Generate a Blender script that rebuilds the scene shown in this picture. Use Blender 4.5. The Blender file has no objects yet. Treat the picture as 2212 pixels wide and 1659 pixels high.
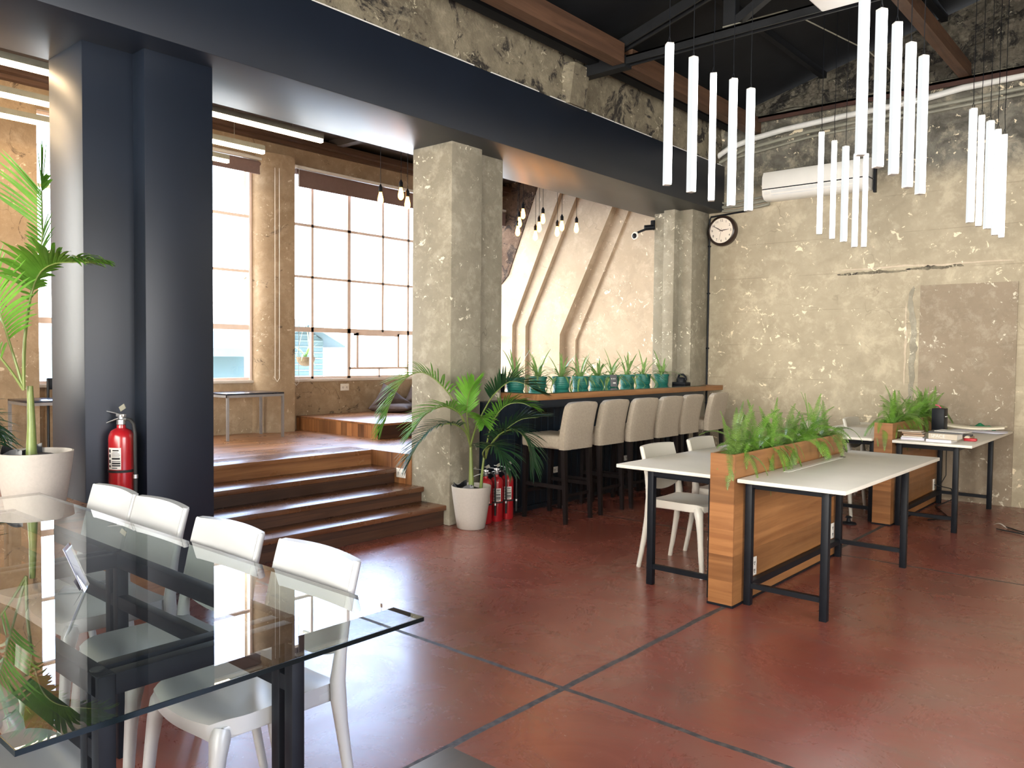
import bpy, bmesh, math, random
from mathutils import Vector, Matrix
from mathutils import noise as mnoise

# ------------------------------------------------------------------ camera, world, exposure
SC = bpy.context.scene
COL = SC.collection
R = math.radians

def make_camera():
    yaw, pitch, roll = R(40.81177), R(2.13646), R(0.59027)
    f = Vector((-math.sin(yaw)*math.cos(pitch), math.cos(yaw)*math.cos(pitch), -math.sin(pitch)))
    r = Vector((math.cos(yaw), math.sin(yaw), 0)); u = r.cross(f)
    c, s = math.cos(roll), math.sin(roll)
    r2, u2 = c*r + s*u, -s*r + c*u
    cam = bpy.data.cameras.new('camera'); o = bpy.data.objects.new('camera', cam); COL.objects.link(o)
    m = Matrix((r2, u2, -f)).transposed().to_4x4(); m.translation = Vector((0, 0, 1.5))
    o.matrix_world = m
    cam.sensor_fit = 'HORIZONTAL'; cam.sensor_width = 36; cam.lens = 1735.5/2212*36
    cam.clip_start = .02; cam.clip_end = 200
    SC.camera = o
make_camera()

W = bpy.data.worlds.new('daylight'); SC.world = W; W.use_nodes = True
bg = W.node_tree.nodes['Background']
bg.inputs[1].default_value = 6.2
_t = W.node_tree
_tc = _t.nodes.new('ShaderNodeTexCoord'); _sp = _t.nodes.new('ShaderNodeSeparateXYZ'); _t.links.new(_tc.outputs['Generated'], _sp.inputs[0])
_r1 = _t.nodes.new('ShaderNodeValToRGB'); _e = _r1.color_ramp.elements     # height: hazy white horizon to pale blue
_e[0].position = .05; _e[0].color = (1.0, 1.0, 1.0, 1); _e[1].position = .32; _e[1].color = (.56, .77, 1.18, 1)
_t.links.new(_sp.outputs[2], _r1.inputs[0])
_r2 = _t.nodes.new('ShaderNodeMapRange'); _r2.inputs[1].default_value = .2; _r2.inputs[2].default_value = -.6; _t.links.new(_sp.outputs[1], _r2.inputs[0])
_mx = _t.nodes.new('ShaderNodeMix'); _mx.data_type = 'RGBA'; _t.links.new(_r2.outputs[0], _mx.inputs[0]); _t.links.new(_r1.outputs[0], _mx.inputs[6])
_mx.inputs[7].default_value = (1.30, 1.24, 1.12, 1)                           # warmer towards the sun's side
_t.links.new(_mx.outputs[2], bg.inputs[0])
SC.view_settings.view_transform = 'Standard'; SC.view_settings.look = 'None'
SC.view_settings.gamma = 1; SC.view_settings.use_curve_mapping = False
SC.view_settings.exposure = 1.33
SC.cycles.use_denoising = True
SC.cycles.max_bounces = 9; SC.cycles.diffuse_bounces = 5; SC.cycles.glossy_bounces = 4
SC.cycles.transparent_max_bounces = 10; SC.cycles.transmission_bounces = 4
SC.cycles.caustics_reflective = False; SC.cycles.caustics_refractive = False
SC.cycles.sample_clamp_indirect = 6

def portal(name, loc, rot, sx, sy):
    l = bpy.data.lights.new(name, 'AREA'); l.shape = 'RECTANGLE'; l.size = sx; l.size_y = sy
    l.cycles.is_portal = True
    o = bpy.data.objects.new(name, l); COL.objects.link(o); o.location = loc; o.rotation_euler = rot
# light portals sit in the window openings and only guide sky sampling
portal('window_portal', (-8.3, 7.36, 2.43), (0, R(-90), 0), 2.55, 4.0)
portal('window_portal', (-8.3, 3.87, 2.43), (0, R(-90), 0), 2.55, 2.2)
portal('window_portal', (-8.3, -.25, 2.43), (0, R(-90), 0), 2.55, 2.0)
portal('window_portal', (3.62, 2.2, 1.85), (0, R(90), 0), 2.1, 3.6)
portal('window_portal', (-.4, -4.22, 2.35), (R(-90), 0, 0), 7.4, 3.5)

# ------------------------------------------------------------------ mesh helpers
ORIG = {}
class MB:
    def __init__(s): s.bm = bmesh.new()
    def box(s, x0, x1, y0, y1, z0, z1, bev=0, seg=2):
        return s.obox(((x0+x1)/2, (y0+y1)/2, (z0+z1)/2), (abs(x1-x0), abs(y1-y0), abs(z1-z0)), None, bev, seg)
    def obox(s, c, size, rot=None, bev=0, seg=2):
        m = Matrix.Translation(Vector(c)) @ (rot.to_4x4() if rot else Matrix.Identity(4)) @ Matrix.Diagonal((*size, 1))
        g = bmesh.ops.create_cube(s.bm, size=1, matrix=m)
        if bev:
            es = list({e for v in g['verts'] for e in v.link_edges})
            bmesh.ops.bevel(s.bm, geom=es, offset=bev, segments=seg, affect='EDGES', profile=.5)
        return s
    def bar(s, a, b, w, h=None, bev=0):
        a, b = Vector(a), Vector(b); d = b-a
        q = d.to_track_quat('Y', 'Z').to_matrix()
        return s.obox((a+b)/2, (w, d.length, h or w), q, bev)
    def tube(s, pts, r, seg=8, flat=1.0, cap=True):
        pts = [Vector(p) for p in pts]; n = len(pts)
        rs = r if isinstance(r, (list, tuple)) else [r]*n
        rings = []; nrm = None
        for i, p in enumerate(pts):
            t = (pts[min(i+1, n-1)] - pts[max(i-1, 0)]).normalized()
            if nrm is None:
                nrm = t.orthogonal().normalized() if abs(t.z) < .999 else Vector((1, 0, 0))
            nrm = (nrm - t*nrm.dot(t)).normalized(); bn = t.cross(nrm)
            rings.append([s.bm.verts.new(p + rs[i]*(math.cos(2*math.pi*k/seg)*nrm + flat*math.sin(2*math.pi*k/seg)*bn)) for k in range(seg)])
        for a, b in zip(rings, rings[1:]):
            for k in range(seg):
                s.bm.faces.new((a[k], a[(k+1) % seg], b[(k+1) % seg], b[k]))
        if cap:
            s.bm.faces.new(rings[0][::-1]); s.bm.faces.new(rings[-1])
        return s
    def lathe(s, prof, c=(0, 0, 0), seg=32, mat=None):
        c = Vector(c); rings = []
        for r, z in prof:
            ring = []
            for k in range(seg):
                a = 2*math.pi*k/seg; v = Vector((max(r, 1e-4)*math.cos(a), max(r, 1e-4)*math.sin(a), z))
                if mat: v = mat @ v
                ring.append(s.bm.verts.new(c+v))
            rings.append(ring)
        for a, b in zip(rings, rings[1:]):
            for k in range(seg):
                s.bm.faces.new((a[k], a[(k+1) % seg], b[(k+1) % seg], b[k]))
        s.bm.faces.new(rings[0][::-1]); s.bm.faces.new(rings[-1])
        return s
    def prism(s, poly, vec):
        vec = Vector(vec); a = [s.bm.verts.new(Vector(p)) for p in poly]; b = [s.bm.verts.new(Vector(p)+vec) for p in poly]
        n = len(a)
        s.bm.faces.new(a[::-1]); s.bm.faces.new(b)
        for i in range(n): s.bm.faces.new((a[i], a[(i+1) % n], b[(i+1) % n], b[i]))
        return s
    def slab(s, fn, nu, nv, th):
        # fn(u,v) with u,v in 0..1 gives the top point; th(u,v) gives the offset vector to the underside
        T = [[s.bm.verts.new(Vector(fn(i/nu, j/nv))) for j in range(nv+1)] for i in range(nu+1)]
        B = [[s.bm.verts.new(Vector(fn(i/nu, j/nv))+Vector(th(i/nu, j/nv))) for j in range(nv+1)] for i in range(nu+1)]
        for i in range(nu):
            for j in range(nv):
                s.bm.faces.new((T[i][j], T[i+1][j], T[i+1][j+1], T[i][j+1]))
                s.bm.faces.new((B[i][j], B[i][j+1], B[i+1][j+1], B[i+1][j]))
        for i in range(nu):
            s.bm.faces.new((T[i][0], B[i][0], B[i+1][0], T[i+1][0])); s.bm.faces.new((T[i][nv], T[i+1][nv], B[i+1][nv], B[i][nv]))
        for j in range(nv):
            s.bm.faces.new((T[0][j], T[0][j+1], B[0][j+1], B[0][j])); s.bm.faces.new((T[nu][j], B[nu][j], B[nu][j+1], T[nu][j+1]))
        return s
    def poly(s, pts):
        s.bm.faces.new([s.bm.verts.new(Vector(p)) for p in pts]); return s
    def build(s, name, mat, parent=None, smooth=True, angle=38, recalc=True):
        if recalc: bmesh.ops.recalc_face_normals(s.bm, faces=s.bm.faces[:])
        o0 = ORIG.get(parent, Vector((0, 0, 0))) if parent else Vector((0, 0, 0))
        if o0.length: bmesh.ops.translate(s.bm, verts=s.bm.verts[:], vec=-o0)
        me = bpy.data.meshes.new(name); s.bm.to_mesh(me); s.bm.free()
        if smooth:
            me.shade_smooth(); me.set_sharp_from_angle(angle=R(angle))
        me.materials.append(mat)
        o = bpy.data.objects.new(name, me); COL.objects.link(o)
        if parent: o.parent = parent
        ORIG[o] = o0
        return o

def tag(o, label, cat, group=None, kind=None):
    if label: o['label'] = label
    if cat: o['category'] = cat
    if group: o['group'] = group
    if kind: o['kind'] = kind
    return o
def thing(name, label, cat, loc=(0, 0, 0), group=None, local=False):
    o = bpy.data.objects.new(name, None); COL.objects.link(o); o.location = loc
    o.empty_display_size = .1
    ORIG[o] = Vector((0, 0, 0)) if local else Vector(loc)
    return tag(o, label, cat, group)
def struct(o, label=None, cat=None):
    o['kind'] = 'structure'
    if label: o['label'] = label
    if cat: o['category'] = cat
    return o
def dup(root, loc, rotz=0, label=None, group=None):
    r = root.copy(); COL.objects.link(r); r.location = loc; r.rotation_euler = (0, 0, rotz)
    if label: r['label'] = label
    if group: r['group'] = group
    for ch in list(root.children):
        c = ch.copy(); COL.objects.link(c); c.parent = r
        for g in list(ch.children):
            d = g.copy(); COL.objects.link(d); d.parent = c
    return r
def text_part(txt, size, mat, parent, matrix, name, depth=.0006, align='CENTER'):
    cu = bpy.data.curves.new(name, 'FONT'); cu.body = txt; cu.size = size; cu.align_x = align; cu.align_y = 'CENTER'; cu.extrude = depth
    t = bpy.data.objects.new(name+'_tmp', cu); COL.objects.link(t)
    me = bpy.data.meshes.new_from_object(t)
    bpy.data.objects.remove(t); bpy.data.curves.remove(cu)
    o0 = ORIG.get(parent, Vector((0, 0, 0)))
    me.transform(Matrix.Translation(-o0) @ matrix); me.materials.append(mat)
    o = bpy.data.objects.new(name, me); COL.objects.link(o); o.parent = parent; ORIG[o] = o0
    return o

# ------------------------------------------------------------------ materials
def nt(name):
    m = bpy.data.materials.new(name); m.use_nodes = True
    t = m.node_tree; p = t.nodes['Principled BSDF']
    return m, t, p
def N(t, typ, **kw):
    n = t.nodes.new(typ)
    for k, v in kw.items():
        if k in ('operation', 'blend_type', 'data_type', 'noise_dimensions', 'feature', 'distance', 'noise_type'): setattr(n, k, v)
        else: n.inputs[k].default_value = v
    return n
def L(t, a, b): t.links.new(a, b)
def coords(t, scale=(1, 1, 1), src='Object'):
    c = t.nodes.new('ShaderNodeTexCoord'); m = t.nodes.new('ShaderNodeMapping')
    m.inputs['Scale'].default_value = scale; L(t, c.outputs[src], m.inputs['Vector'])
    return m.outputs['Vector']
def noise(t, vec, scale, detail=6, rough=.6, dist=0):
    n = N(t, 'ShaderNodeTexNoise', Scale=scale, Detail=detail, Roughness=rough, Distortion=dist)
    L(t, vec, n.inputs['Vector']); return n.outputs['Fac']
def ramp(t, fac, stops):
    n = t.nodes.new('ShaderNodeValToRGB'); e = n.color_ramp.elements
    while len(e) > 1: e.remove(e[-1])
    e[0].position = stops[0][0]; e[0].color = (*stops[0][1], 1) if len(stops[0][1]) == 3 else stops[0][1]
    for p, c in stops[1:]:
        k = e.new(p); k.color = (*c, 1)
    L(t, fac, n.inputs['Fac']); return n.outputs['Color']
def bw(t, fac, a, b): return ramp(t, fac, [(a, (0, 0, 0)), (b, (1, 1, 1))])
def mix(t, fac, a, b, mode='MIX'):
    n = t.nodes.new('ShaderNodeMix'); n.data_type = 'RGBA'; n.blend_type = mode
    for sock, v in ((n.inputs[0], fac), (n.inputs[6], a), (n.inputs[7], b)):
        if isinstance(v, (int, float)): sock.default_value = v
        elif isinstance(v, tuple): sock.default_value = (*v, 1)
        else: L(t, v, sock)
    return n.outputs[2]
def math_(t, op, a, b=None, c=None):
    n = t.nodes.new('ShaderNodeMath'); n.operation = op
    for i, v in enumerate((a, b, c)):
        if v is None: continue
        if isinstance(v, (int, float)): n.inputs[i].default_value = v
        else: L(t, v, n.inputs[i])
    return n.outputs[0]
def bump(t, p, h, strength=.3, dist=.01):
    b = N(t, 'ShaderNodeBump', Strength=strength, Distance=dist); L(t, h, b.inputs['Height']); L(t, b.outputs['Normal'], p.inputs['Normal'])
def sep(t, vec):
    n = t.nodes.new('ShaderNodeSeparateXYZ'); L(t, vec, n.inputs[0]); return n.outputs

def simple(name, col, rough=.5, var=.12, scale=6, metal=0, spec=None, bmp=0, bscale=None, coat=0):
    m, t, p = nt(name); v = coords(t)
    f = noise(t, v, scale)
    c1 = tuple(max(0, c*(1-var)) for c in col); c2 = tuple(min(1, c*(1+var)) for c in col)
    L(t, ramp(t, f, [(.3, c1), (.7, c2)]), p.inputs['Base Color'])
    p.inputs['Roughness'].default_value = rough; p.inputs['Metallic'].default_value = metal
    if spec is not None: p.inputs['Specular IOR Level'].default_value = spec
    if coat: p.inputs['Coat Weight'].default_value = coat; p.inputs['Coat Roughness'].default_value = .1
    if bmp: bump(t, p, noise(t, v, bscale or scale*8, 4), bmp, .004)
    return m
def concrete(name, lo, mid, hi, chip=(.75, .68, .52), chip_amt=.5, scale=1.0, dark=None, dark_amt=0, bmp=.35, soot_z=None, soot=(.06, .055, .045), boards=False, crack=True, rough=.85):
    m, t, p = nt(name); v = coords(t)
    a = noise(t, v, 1.1*scale, 8, .65, .15)
    col = ramp(t, a, [(.28, lo), (.5, mid), (.72, hi)])
    b = noise(t, v, 5.5*scale, 8, .7)
    col = mix(t, bw(t, b, .35, .75), mix(t, .55, col, lo), col)
    if dark:
        d = noise(t, v, 1.9*scale, 9, .72, 1.2)
        col = mix(t, bw(t, d, 1-dark_amt, 1-dark_amt+.05), col, dark)
    if soot_z:
        z = sep(t, v)[2]
        zz = math_(t, 'ADD', z, math_(t, 'MULTIPLY', noise(t, v, 1.6, 6), .5))
        fz = N(t, 'ShaderNodeMapRange'); fz.inputs[1].default_value = soot_z[0]; fz.inputs[2].default_value = soot_z[1]
        L(t, zz, fz.inputs[0])
        col = mix(t, fz.outputs[0], col, mix(t, bw(t, noise(t, v, 3.2, 9, .7, .8), .4, .62), soot, tuple(c*2.6 for c in soot)))
    mo = bw(t, noise(t, v, 5.0*scale, 9, .74, .25), .50, .64)
    col = mix(t, math_(t, 'MULTIPLY', mo, .38), col, tuple((c+d)*.5 for c, d in zip(hi, chip)))
    dk = bw(t, noise(t, v, 2.6*scale, 7, .7, .6), .54, .72)
    col = mix(t, math_(t, 'MULTIPLY', dk, .30), col, tuple(c*.6 for c in lo))
    ch = noise(t, v, 12*scale, 5, .62, .9); ch2 = noise(t, v, 2.0*scale, 3)
    chf = bw(t, math_(t, 'ADD', ch, math_(t, 'MULTIPLY', math_(t, 'SUBTRACT', ch2, .5), .45)), .70-.06*chip_amt, .72-.05*chip_amt)
    col = mix(t, chf, col, chip)
    h = math_(t, 'ADD', math_(t, 'MULTIPLY', b, .5), math_(t, 'MULTIPLY', noise(t, v, 28*scale, 4), .25))
    h = math_(t, 'SUBTRACT', h, math_(t, 'MULTIPLY', chf, .3))
    if crack:
        vo = N(t, 'ShaderNodeTexVoronoi', feature='DISTANCE_TO_EDGE', Scale=1.3*scale)
        n2 = t.nodes.new('ShaderNodeTexNoise'); n2.inputs['Scale'].default_value = 3; L(t, v, n2.inputs['Vector'])
        vm = t.nodes.new('ShaderNodeVectorMath'); vm.operation = 'MULTIPLY_ADD'; vm.inputs[1].default_value = (.6, .6, .6)
        L(t, n2.outputs['Color'], vm.inputs[0]); L(t, v, vm.inputs[2]); L(t, vm.outputs[0], vo.inputs['Vector'])
        ck = math_(t, 'MULTIPLY', math_(t, 'SUBTRACT', 1.0, bw(t, vo.outputs['Distance'], .001, .0045)), math_(t, 'MULTIPLY', bw(t, noise(t, v, 1.3, 4), .52, .6), .55))
        col = mix(t, ck, col, tuple(c*.5 for c in lo))
    if boards:
        z = sep(t, v)[2]
        fr = math_(t, 'FRACT', math_(t, 'DIVIDE', z, .41))
        ln = math_(t, 'MULTIPLY', math_(t, 'LESS_THAN', fr, .022), bw(t, noise(t, v, 1.7, 4), .45, .55))
        col = mix(t, math_(t, 'MULTIPLY', ln, .3), col, tuple(c*.5 for c in lo))
    L(t, col, p.inputs['Base Color']); p.inputs['Roughness'].default_value = rough
    p.inputs['Specular IOR Level'].default_value = .3
    bump(t, p, h, bmp, .02)
    return m
def wood(name, c1, c2, grain='x', plank=None, pw=.1, rough=.35, gap=True, var=.5, scale=1.0, spec=.5, coat=0):
    # grain: axis the fibres run along; plank: axis across which boards repeat
    m, t, p = nt(name); ax = 'xyz'.index(grain)
    sc = [14, 14, 14]; sc[ax] = .9
    v0 = coords(t); xyz = sep(t, v0)
    vec = coords(t, tuple(s*scale for s in sc))
    if plank:
        q = math_(t, 'DIVIDE', xyz['xyz'.index(plank)], pw)
        idx = math_(t, 'FLOOR', q); fr = math_(t, 'FRACT', q)
        wn = t.nodes.new('ShaderNodeTexWhiteNoise'); wn.noise_dimensions = '1D'; L(t, idx, wn.inputs['W'])
        ad = t.nodes.new('ShaderNodeVectorMath'); ad.operation = 'ADD'; L(t, vec, ad.inputs[0])
        ml = t.nodes.new('ShaderNodeVectorMath'); ml.operation = 'SCALE'; ml.inputs['Scale'].default_value = 40; L(t, wn.outputs['Color'], ml.inputs[0])
        L(t, ml.outputs[0], ad.inputs[1]); vec = ad.outputs[0]
    g = noise(t, vec, 1.0, 7, .62, 1.0)
    col = ramp(t, g, [(.3, c1), (.68, c2)])
    if plank:
        k = math_(t, 'ADD', math_(t, 'MULTIPLY', wn.outputs['Value'], var), 1-var*.55)
        cb = t.nodes.new('ShaderNodeCombineXYZ')
        for i in range(3): L(t, k, cb.inputs[i])
        col = mix(t, 1, col, cb.outputs[0], 'MULTIPLY')
        if gap:
            gf = math_(t, 'LESS_THAN', fr, .03); col = mix(t, gf, col, tuple(c*.25 for c in c1))
    L(t, col, p.inputs['Base Color'])
    rr = math_(t, 'ADD', math_(t, 'MULTIPLY', noise(t, v0, 3, 5), .3), rough-.15); L(t, rr, p.inputs['Roughness'])
    p.inputs['Specular IOR Level'].default_value = spec
    if coat: p.inputs['Coat Weight'].default_value = coat; p.inputs['Coat Roughness'].default_value = .15
    bump(t, p, g, .12, .004)
    return m
def emit(name, col, s, var=.06, scale=3):
    m, t, p = nt(name); e = t.nodes.new('ShaderNodeEmission')
    f = noise(t, coords(t), scale)
    L(t, ramp(t, f, [(.3, tuple(c*(1-var) for c in col)), (.7, col)]), e.inputs['Color']); e.inputs['Strength'].default_value = s
    L(t, e.outputs[0], t.nodes['Material Output'].inputs['Surface']); t.nodes.remove(p)
    return m
def clear(name, tint, refl=1.0, rough=.0, ior=1.5):
    m, t, p = nt(name); t.nodes.remove(p)
    tr = t.nodes.new('ShaderNodeBsdfTransparent')
    f0 = noise(t, coords(t), 1.5)
    L(t, ramp(t, f0, [(.2, tuple(c*.985 for c in tint)), (.8, tint)]), tr.inputs['Color'])
    gl = N(t, 'ShaderNodeBsdfGlossy', Roughness=rough); gl.inputs['Color'].default_value = (1, 1, 1, 1)
    fr = N(t, 'ShaderNodeFresnel', IOR=ior)
    ge = t.nodes.new('ShaderNodeNewGeometry')   # reflect at the outer face only
    fac = math_(t, 'MULTIPLY', math_(t, 'MULTIPLY', fr.outputs[0], refl), math_(t, 'SUBTRACT', 1.0, ge.outputs['Backfacing']))
    fac = math_(t, 'MINIMUM', fac, 1.0)
    ms = t.nodes.new('ShaderNodeMixShader'); L(t, fac, ms.inputs[0])
    L(t, tr.outputs[0], ms.inputs[1]); L(t, gl.outputs[0], ms.inputs[2]); L(t, ms.outputs[0], t.nodes['Material Output'].inputs['Surface'])
    return m
def floor_mat():
    m, t, p = nt('red_waxed_concrete'); v = coords(t); x, y, z = sep(t, v)
    a = noise(t, v, 1.0, 8, .65, .8); b = noise(t, v, 4.5, 9, .72, 1.5); c = noise(t, coords(t, (.7, 2.2, 1)), 2.4, 9, .7, 1.0)
    col = ramp(t, a, [(.3, (.17, .042, .029)), (.5, (.235, .064, .043)), (.72, (.205, .092, .064))])
    col = mix(t, math_(t, 'MULTIPLY', bw(t, c, .52, .75), .55), col, (.16, .085, .06))
    col = mix(t, math_(t, 'MULTIPLY', bw(t, b, .62, .74), .4), col, (.30, .20, .17))
    col = mix(t, math_(t, 'MULTIPLY', bw(t, noise(t, v, 22, 6, .7, 2), .68, .72), .35), col, (.45, .33, .28))
    wob = math_(t, 'MULTIPLY', math_(t, 'SUBTRACT', noise(t, v, 3, 5), .5), .03)
    def seam(c0, pos, w):
        return math_(t, 'LESS_THAN', math_(t, 'ABSOLUTE', math_(t, 'ADD', math_(t, 'SUBTRACT', c0, pos), wob)), w)
    s = seam(x, -2.14, .017)
    for pos, w in ((2.855, .014), (6.23, .012), (-.52, .014)): s = math_(t, 'MAXIMUM', s, seam(y, pos, w))
    s = math_(t, 'MAXIMUM', s, seam(x, 1.25, .015))
    col = mix(t, s, col, mix(t, bw(t, noise(t, v, 30, 4), .45, .6), (.022, .016, .013), (.085, .064, .052)))
    L(t, col, p.inputs['Base Color'])
    rr = math_(t, 'ADD', math_(t, 'MULTIPLY', noise(t, v, 2.2, 8, .7, 1), .26), .14)
    rr = math_(t, 'ADD', rr, math_(t, 'MULTIPLY', s, .4)); L(t, rr, p.inputs['Roughness'])
    p.inputs['Specular IOR Level'].default_value = .85
    h = math_(t, 'SUBTRACT', math_(t, 'ADD', math_(t, 'MULTIPLY', b, .12), math_(t, 'MULTIPLY', noise(t, v, .9, 3), 2.0)), math_(t, 'MULTIPLY', s, .8))
    bump(t, p, h, .04, .006)
    return m

M = {}
M['floor'] = floor_mat()
M['wall'] = concrete('bare_plaster_wall', (.29, .245, .175), (.40, .345, .25), (.48, .42, .31), chip=(.74, .65, .48), chip_amt=1.0, soot_z=(3.62, 3.86), soot=(.07, .066, .055), boards=True)
M['patch'] = concrete('patched_plaster', (.225, .18, .13), (.27, .215, .155), (.31, .25, .185), chip=(.62, .56, .45), chip_amt=1.0, scale=1.3, crack=False, bmp=.2)
M['ribwall'] = concrete('cream_plaster_wall', (.42, .34, .25), (.52, .43, .33), (.60, .51, .40), chip=(.85, .77, .62), chip_amt=.8)
M['column'] = concrete('grey_concrete_column', (.20, .18, .135), (.275, .25, .195), (.35, .32, .255), chip=(.66, .61, .49), chip_amt=.6, scale=1.2)
M['oldwall'] = concrete('stained_concrete', (.26, .185, .115), (.38, .285, .19), (.50, .385, .27), chip=(.6, .5, .38), chip_amt=.6, scale=1.3, dark=(.085, .062, .045), dark_amt=.385)
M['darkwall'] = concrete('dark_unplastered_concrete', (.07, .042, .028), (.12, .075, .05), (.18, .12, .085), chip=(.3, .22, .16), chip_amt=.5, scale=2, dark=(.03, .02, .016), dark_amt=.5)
M['upper'] = concrete('scorched_concrete', (.10, .085, .06), (.20, .175, .125), (.30, .27, .19), chip=(.42, .38, .28), chip_amt=.8, scale=1.6, dark=(.025, .022, .02), dark_amt=.47, bmp=.8)
M['gable'] = concrete('scorched_gable', (.05, .045, .035), (.10, .09, .07), (.17, .155, .12), chip=(.28, .26, .2), chip_amt=.7, scale=2.0, dark=(.015, .014, .013), dark_amt=.5, bmp=1.0)
M['navy'] = simple('navy_paint', (.0060, .0105, .0205), .42, .12, 2, spec=.6, bmp=.03, bscale=6)
M['soffit'] = simple('soffit_window_sheen', (.12, .115, .11), .27, .10, 1.5, spec=.6, bmp=.03, bscale=5)  # navy soffit with the window sheen put into its colour; unused
M['pale_side'] = simple('navy_side_sheen', (.27, .275, .28), .3, .08, 1.2, spec=.5, bmp=.05, bscale=4)  # navy column side, window reflection painted in as pale grey; unused
M['roof'] = simple('dark_roof_boards', (.0065, .0075, .0095), .7, .3, 3, spec=.2)
M['steel_dark'] = simple('dark_truss_steel', (.010, .011, .013), .5, .3, 6, spec=.3)
M['loftceil'] = simple('brown_grey_ceiling', (.075, .062, .055), .7, .2, 2)
M['deck'] = wood('deck_planks', (.16, .06, .022), (.34, .155, .062), 'y', 'x', .068, .3, var=.5, spec=.6)
M['step'] = wood('stair_wood', (.07, .026, .012), (.17, .07, .03), 'y', 'x', .11, .28, var=.35, spec=.6, gap=False)
M['riser'] = wood('dark_riser_wood', (.035, .015, .009), (.085, .036, .018), 'y', 'z', .075, .45, var=.5)
M['lounge_front'] = wood('lounge_boards', (.15, .055, .02), (.36, .16, .06), 'z', 'x', .1, .4, var=.9)
M['veneer'] = wood('planter_veneer', (.19, .078, .026), (.35, .165, .062), 'y', 'z', .155, .35, gap=False, var=.4, spec=.5)
M['veneer_end'] = wood('planter_end_veneer', (.185, .074, .025), (.34, .155, .058), 'x', 'z', .155, .35, gap=False, var=.4, spec=.5)
M['timber'] = wood('roof_timber', (.045, .021, .012), (.115, .058, .032), 'y', None, .1, .6)
M['bartop'] = wood('bar_edge_wood', (.20, .085, .032), (.36, .175, .07), 'y', None, .1, .4)
M['darkwood'] = wood('dark_table_wood', (.030, .016, .011), (.065, .036, .025), 'y', None, .1, .38, spec=.35)
M['cornice'] = wood('cornice_timber', (.05, .026, .017), (.11, .062, .042), 'y', 'z', .05, .6, var=.3)
M['plastic'] = simple('warm_white_plastic', (.375, .385, .39), .3, .03, 3, spec=.5)
M['deskchair'] = simple('cream_white_plastic', (.60, .575, .515), .35, .03, 3, spec=.5)
M['desktop'] = simple('worn_white_laminate', (.66, .635, .57), .42, .06, 2.5)
M['black'] = simple('black_metal', (.0065, .008, .0115), .45, .2, 12, spec=.18)
M['rubber'] = simple('black_rubber', (.012, .012, .013), .7, .2, 20)
M['glass'] = clear('table_glass', (.93, .965, .955), 1.5)
M['glass_edge'] = simple('glass_edge_dark_green', (.003, .007, .008), .15, .2, 10, spec=.25)
M['pane'] = clear('window_glass', (.97, .98, .98), .8)
M['acrylic'] = clear('clear_acrylic', (.93, .95, .97), 1.0)
M['winframe'] = simple('glare_tinted_steel', (.84, .70, .63), .5, .06, 8)  # pink window glare put into the colour of the frame steel
M['sill'] = simple('pale_sill', (.62, .56, .50), .6, .08, 6)
M['blind'] = simple('mauve_blind_cloth', (.20, .13, .115), .8, .06, 30)
M['white'] = simple('white_plastic', (.78, .76, .71), .35, .03, 5)
M['offwhite'] = simple('offwhite_duct', (.66, .66, .64), .5, .08, 6)
M['greypipe'] = simple('grey_conduit', (.24, .235, .19), .55, .15, 8)
M['rust'] = simple('rusty_steel', (.045, .016, .010), .7, .35, 6)
M['tube'] = emit('tube_diffuser', (1.0, .99, .965), 4.6)
M['tube_side'] = emit('tube_side_opal', (.97, 1.0, 1.0), .40)
M['linear'] = emit('warm_linear_diffuser', (1.0, .72, .42), 13.0)
M['bulb'] = emit('warm_filament_bulb', (1.0, .37, .055), 9.0)
M['stool'] = simple('taupe_woven_fabric', (.385, .33, .26), .9, .10, 60, bmp=.35, bscale=170)
M['espresso'] = wood('espresso_leg_wood', (.005, .0035, .004), (.011, .0075, .008), 'z', None, .1, .5, spec=.25)
M['pot'] = simple('pale_stone_pot', (.42, .385, .345), .65, .05, 60, bmp=.08, bscale=120)
M['soil'] = simple('dark_soil', (.018, .013, .010), .95, .5, 40, bmp=1.0, bscale=60)
M['bag'] = simple('black_plastic_bag', (.02, .022, .026), .3, .4, 20)
def leaf(name, c1, c2, scale=4, trans=.25):
    m, t, p = nt(name); f = noise(t, coords(t), scale, 4)
    L(t, ramp(t, f, [(.3, c1), (.7, c2)]), p.inputs['Base Color']); p.inputs['Roughness'].default_value = .4
    tl = t.nodes.new('ShaderNodeBsdfTranslucent'); L(t, ramp(t, f, [(.3, c1), (.7, c2)]), tl.inputs['Color'])
    ms = t.nodes.new('ShaderNodeMixShader'); ms.inputs[0].default_value = trans
    L(t, p.outputs[0], ms.inputs[1]); L(t, tl.outputs[0], ms.inputs[2]); L(t, ms.outputs[0], t.nodes['Material Output'].inputs['Surface'])
    return m
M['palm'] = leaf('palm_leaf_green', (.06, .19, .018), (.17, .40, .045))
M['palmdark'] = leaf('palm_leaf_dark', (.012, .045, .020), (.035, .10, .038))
M['palmstem'] = leaf('palm_stem', (.10, .15, .035), (.22, .27, .075), 5, .05)
M['fern'] = leaf('fern_leaf_green', (.075, .19, .022), (.21, .42, .055), 14)
M['fern2'] = leaf('fern_leaf_olive', (.085, .17, .03), (.21, .34, .075), 14)
M['spider'] = leaf('spider_plant_leaf', (.09, .22, .04), (.32, .46, .17), 12)
M['teal'] = simple('teal_plastic', (.018, .155, .125), .38, .08, 8)
M['red'] = simple('red_enamel', (.36, .010, .016), .25, .06, 3, spec=.6, coat=.4)
M['chrome'] = simple('brushed_steel', (.55, .56, .58), .3, .08, 20, metal=.9)
M['steel'] = simple('grey_steel_leg', (.36, .36, .37), .35, .06, 20, metal=.6)
M['paper'] = simple('paper_label', (.70, .69, .66), .7, .04, 20)
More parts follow.
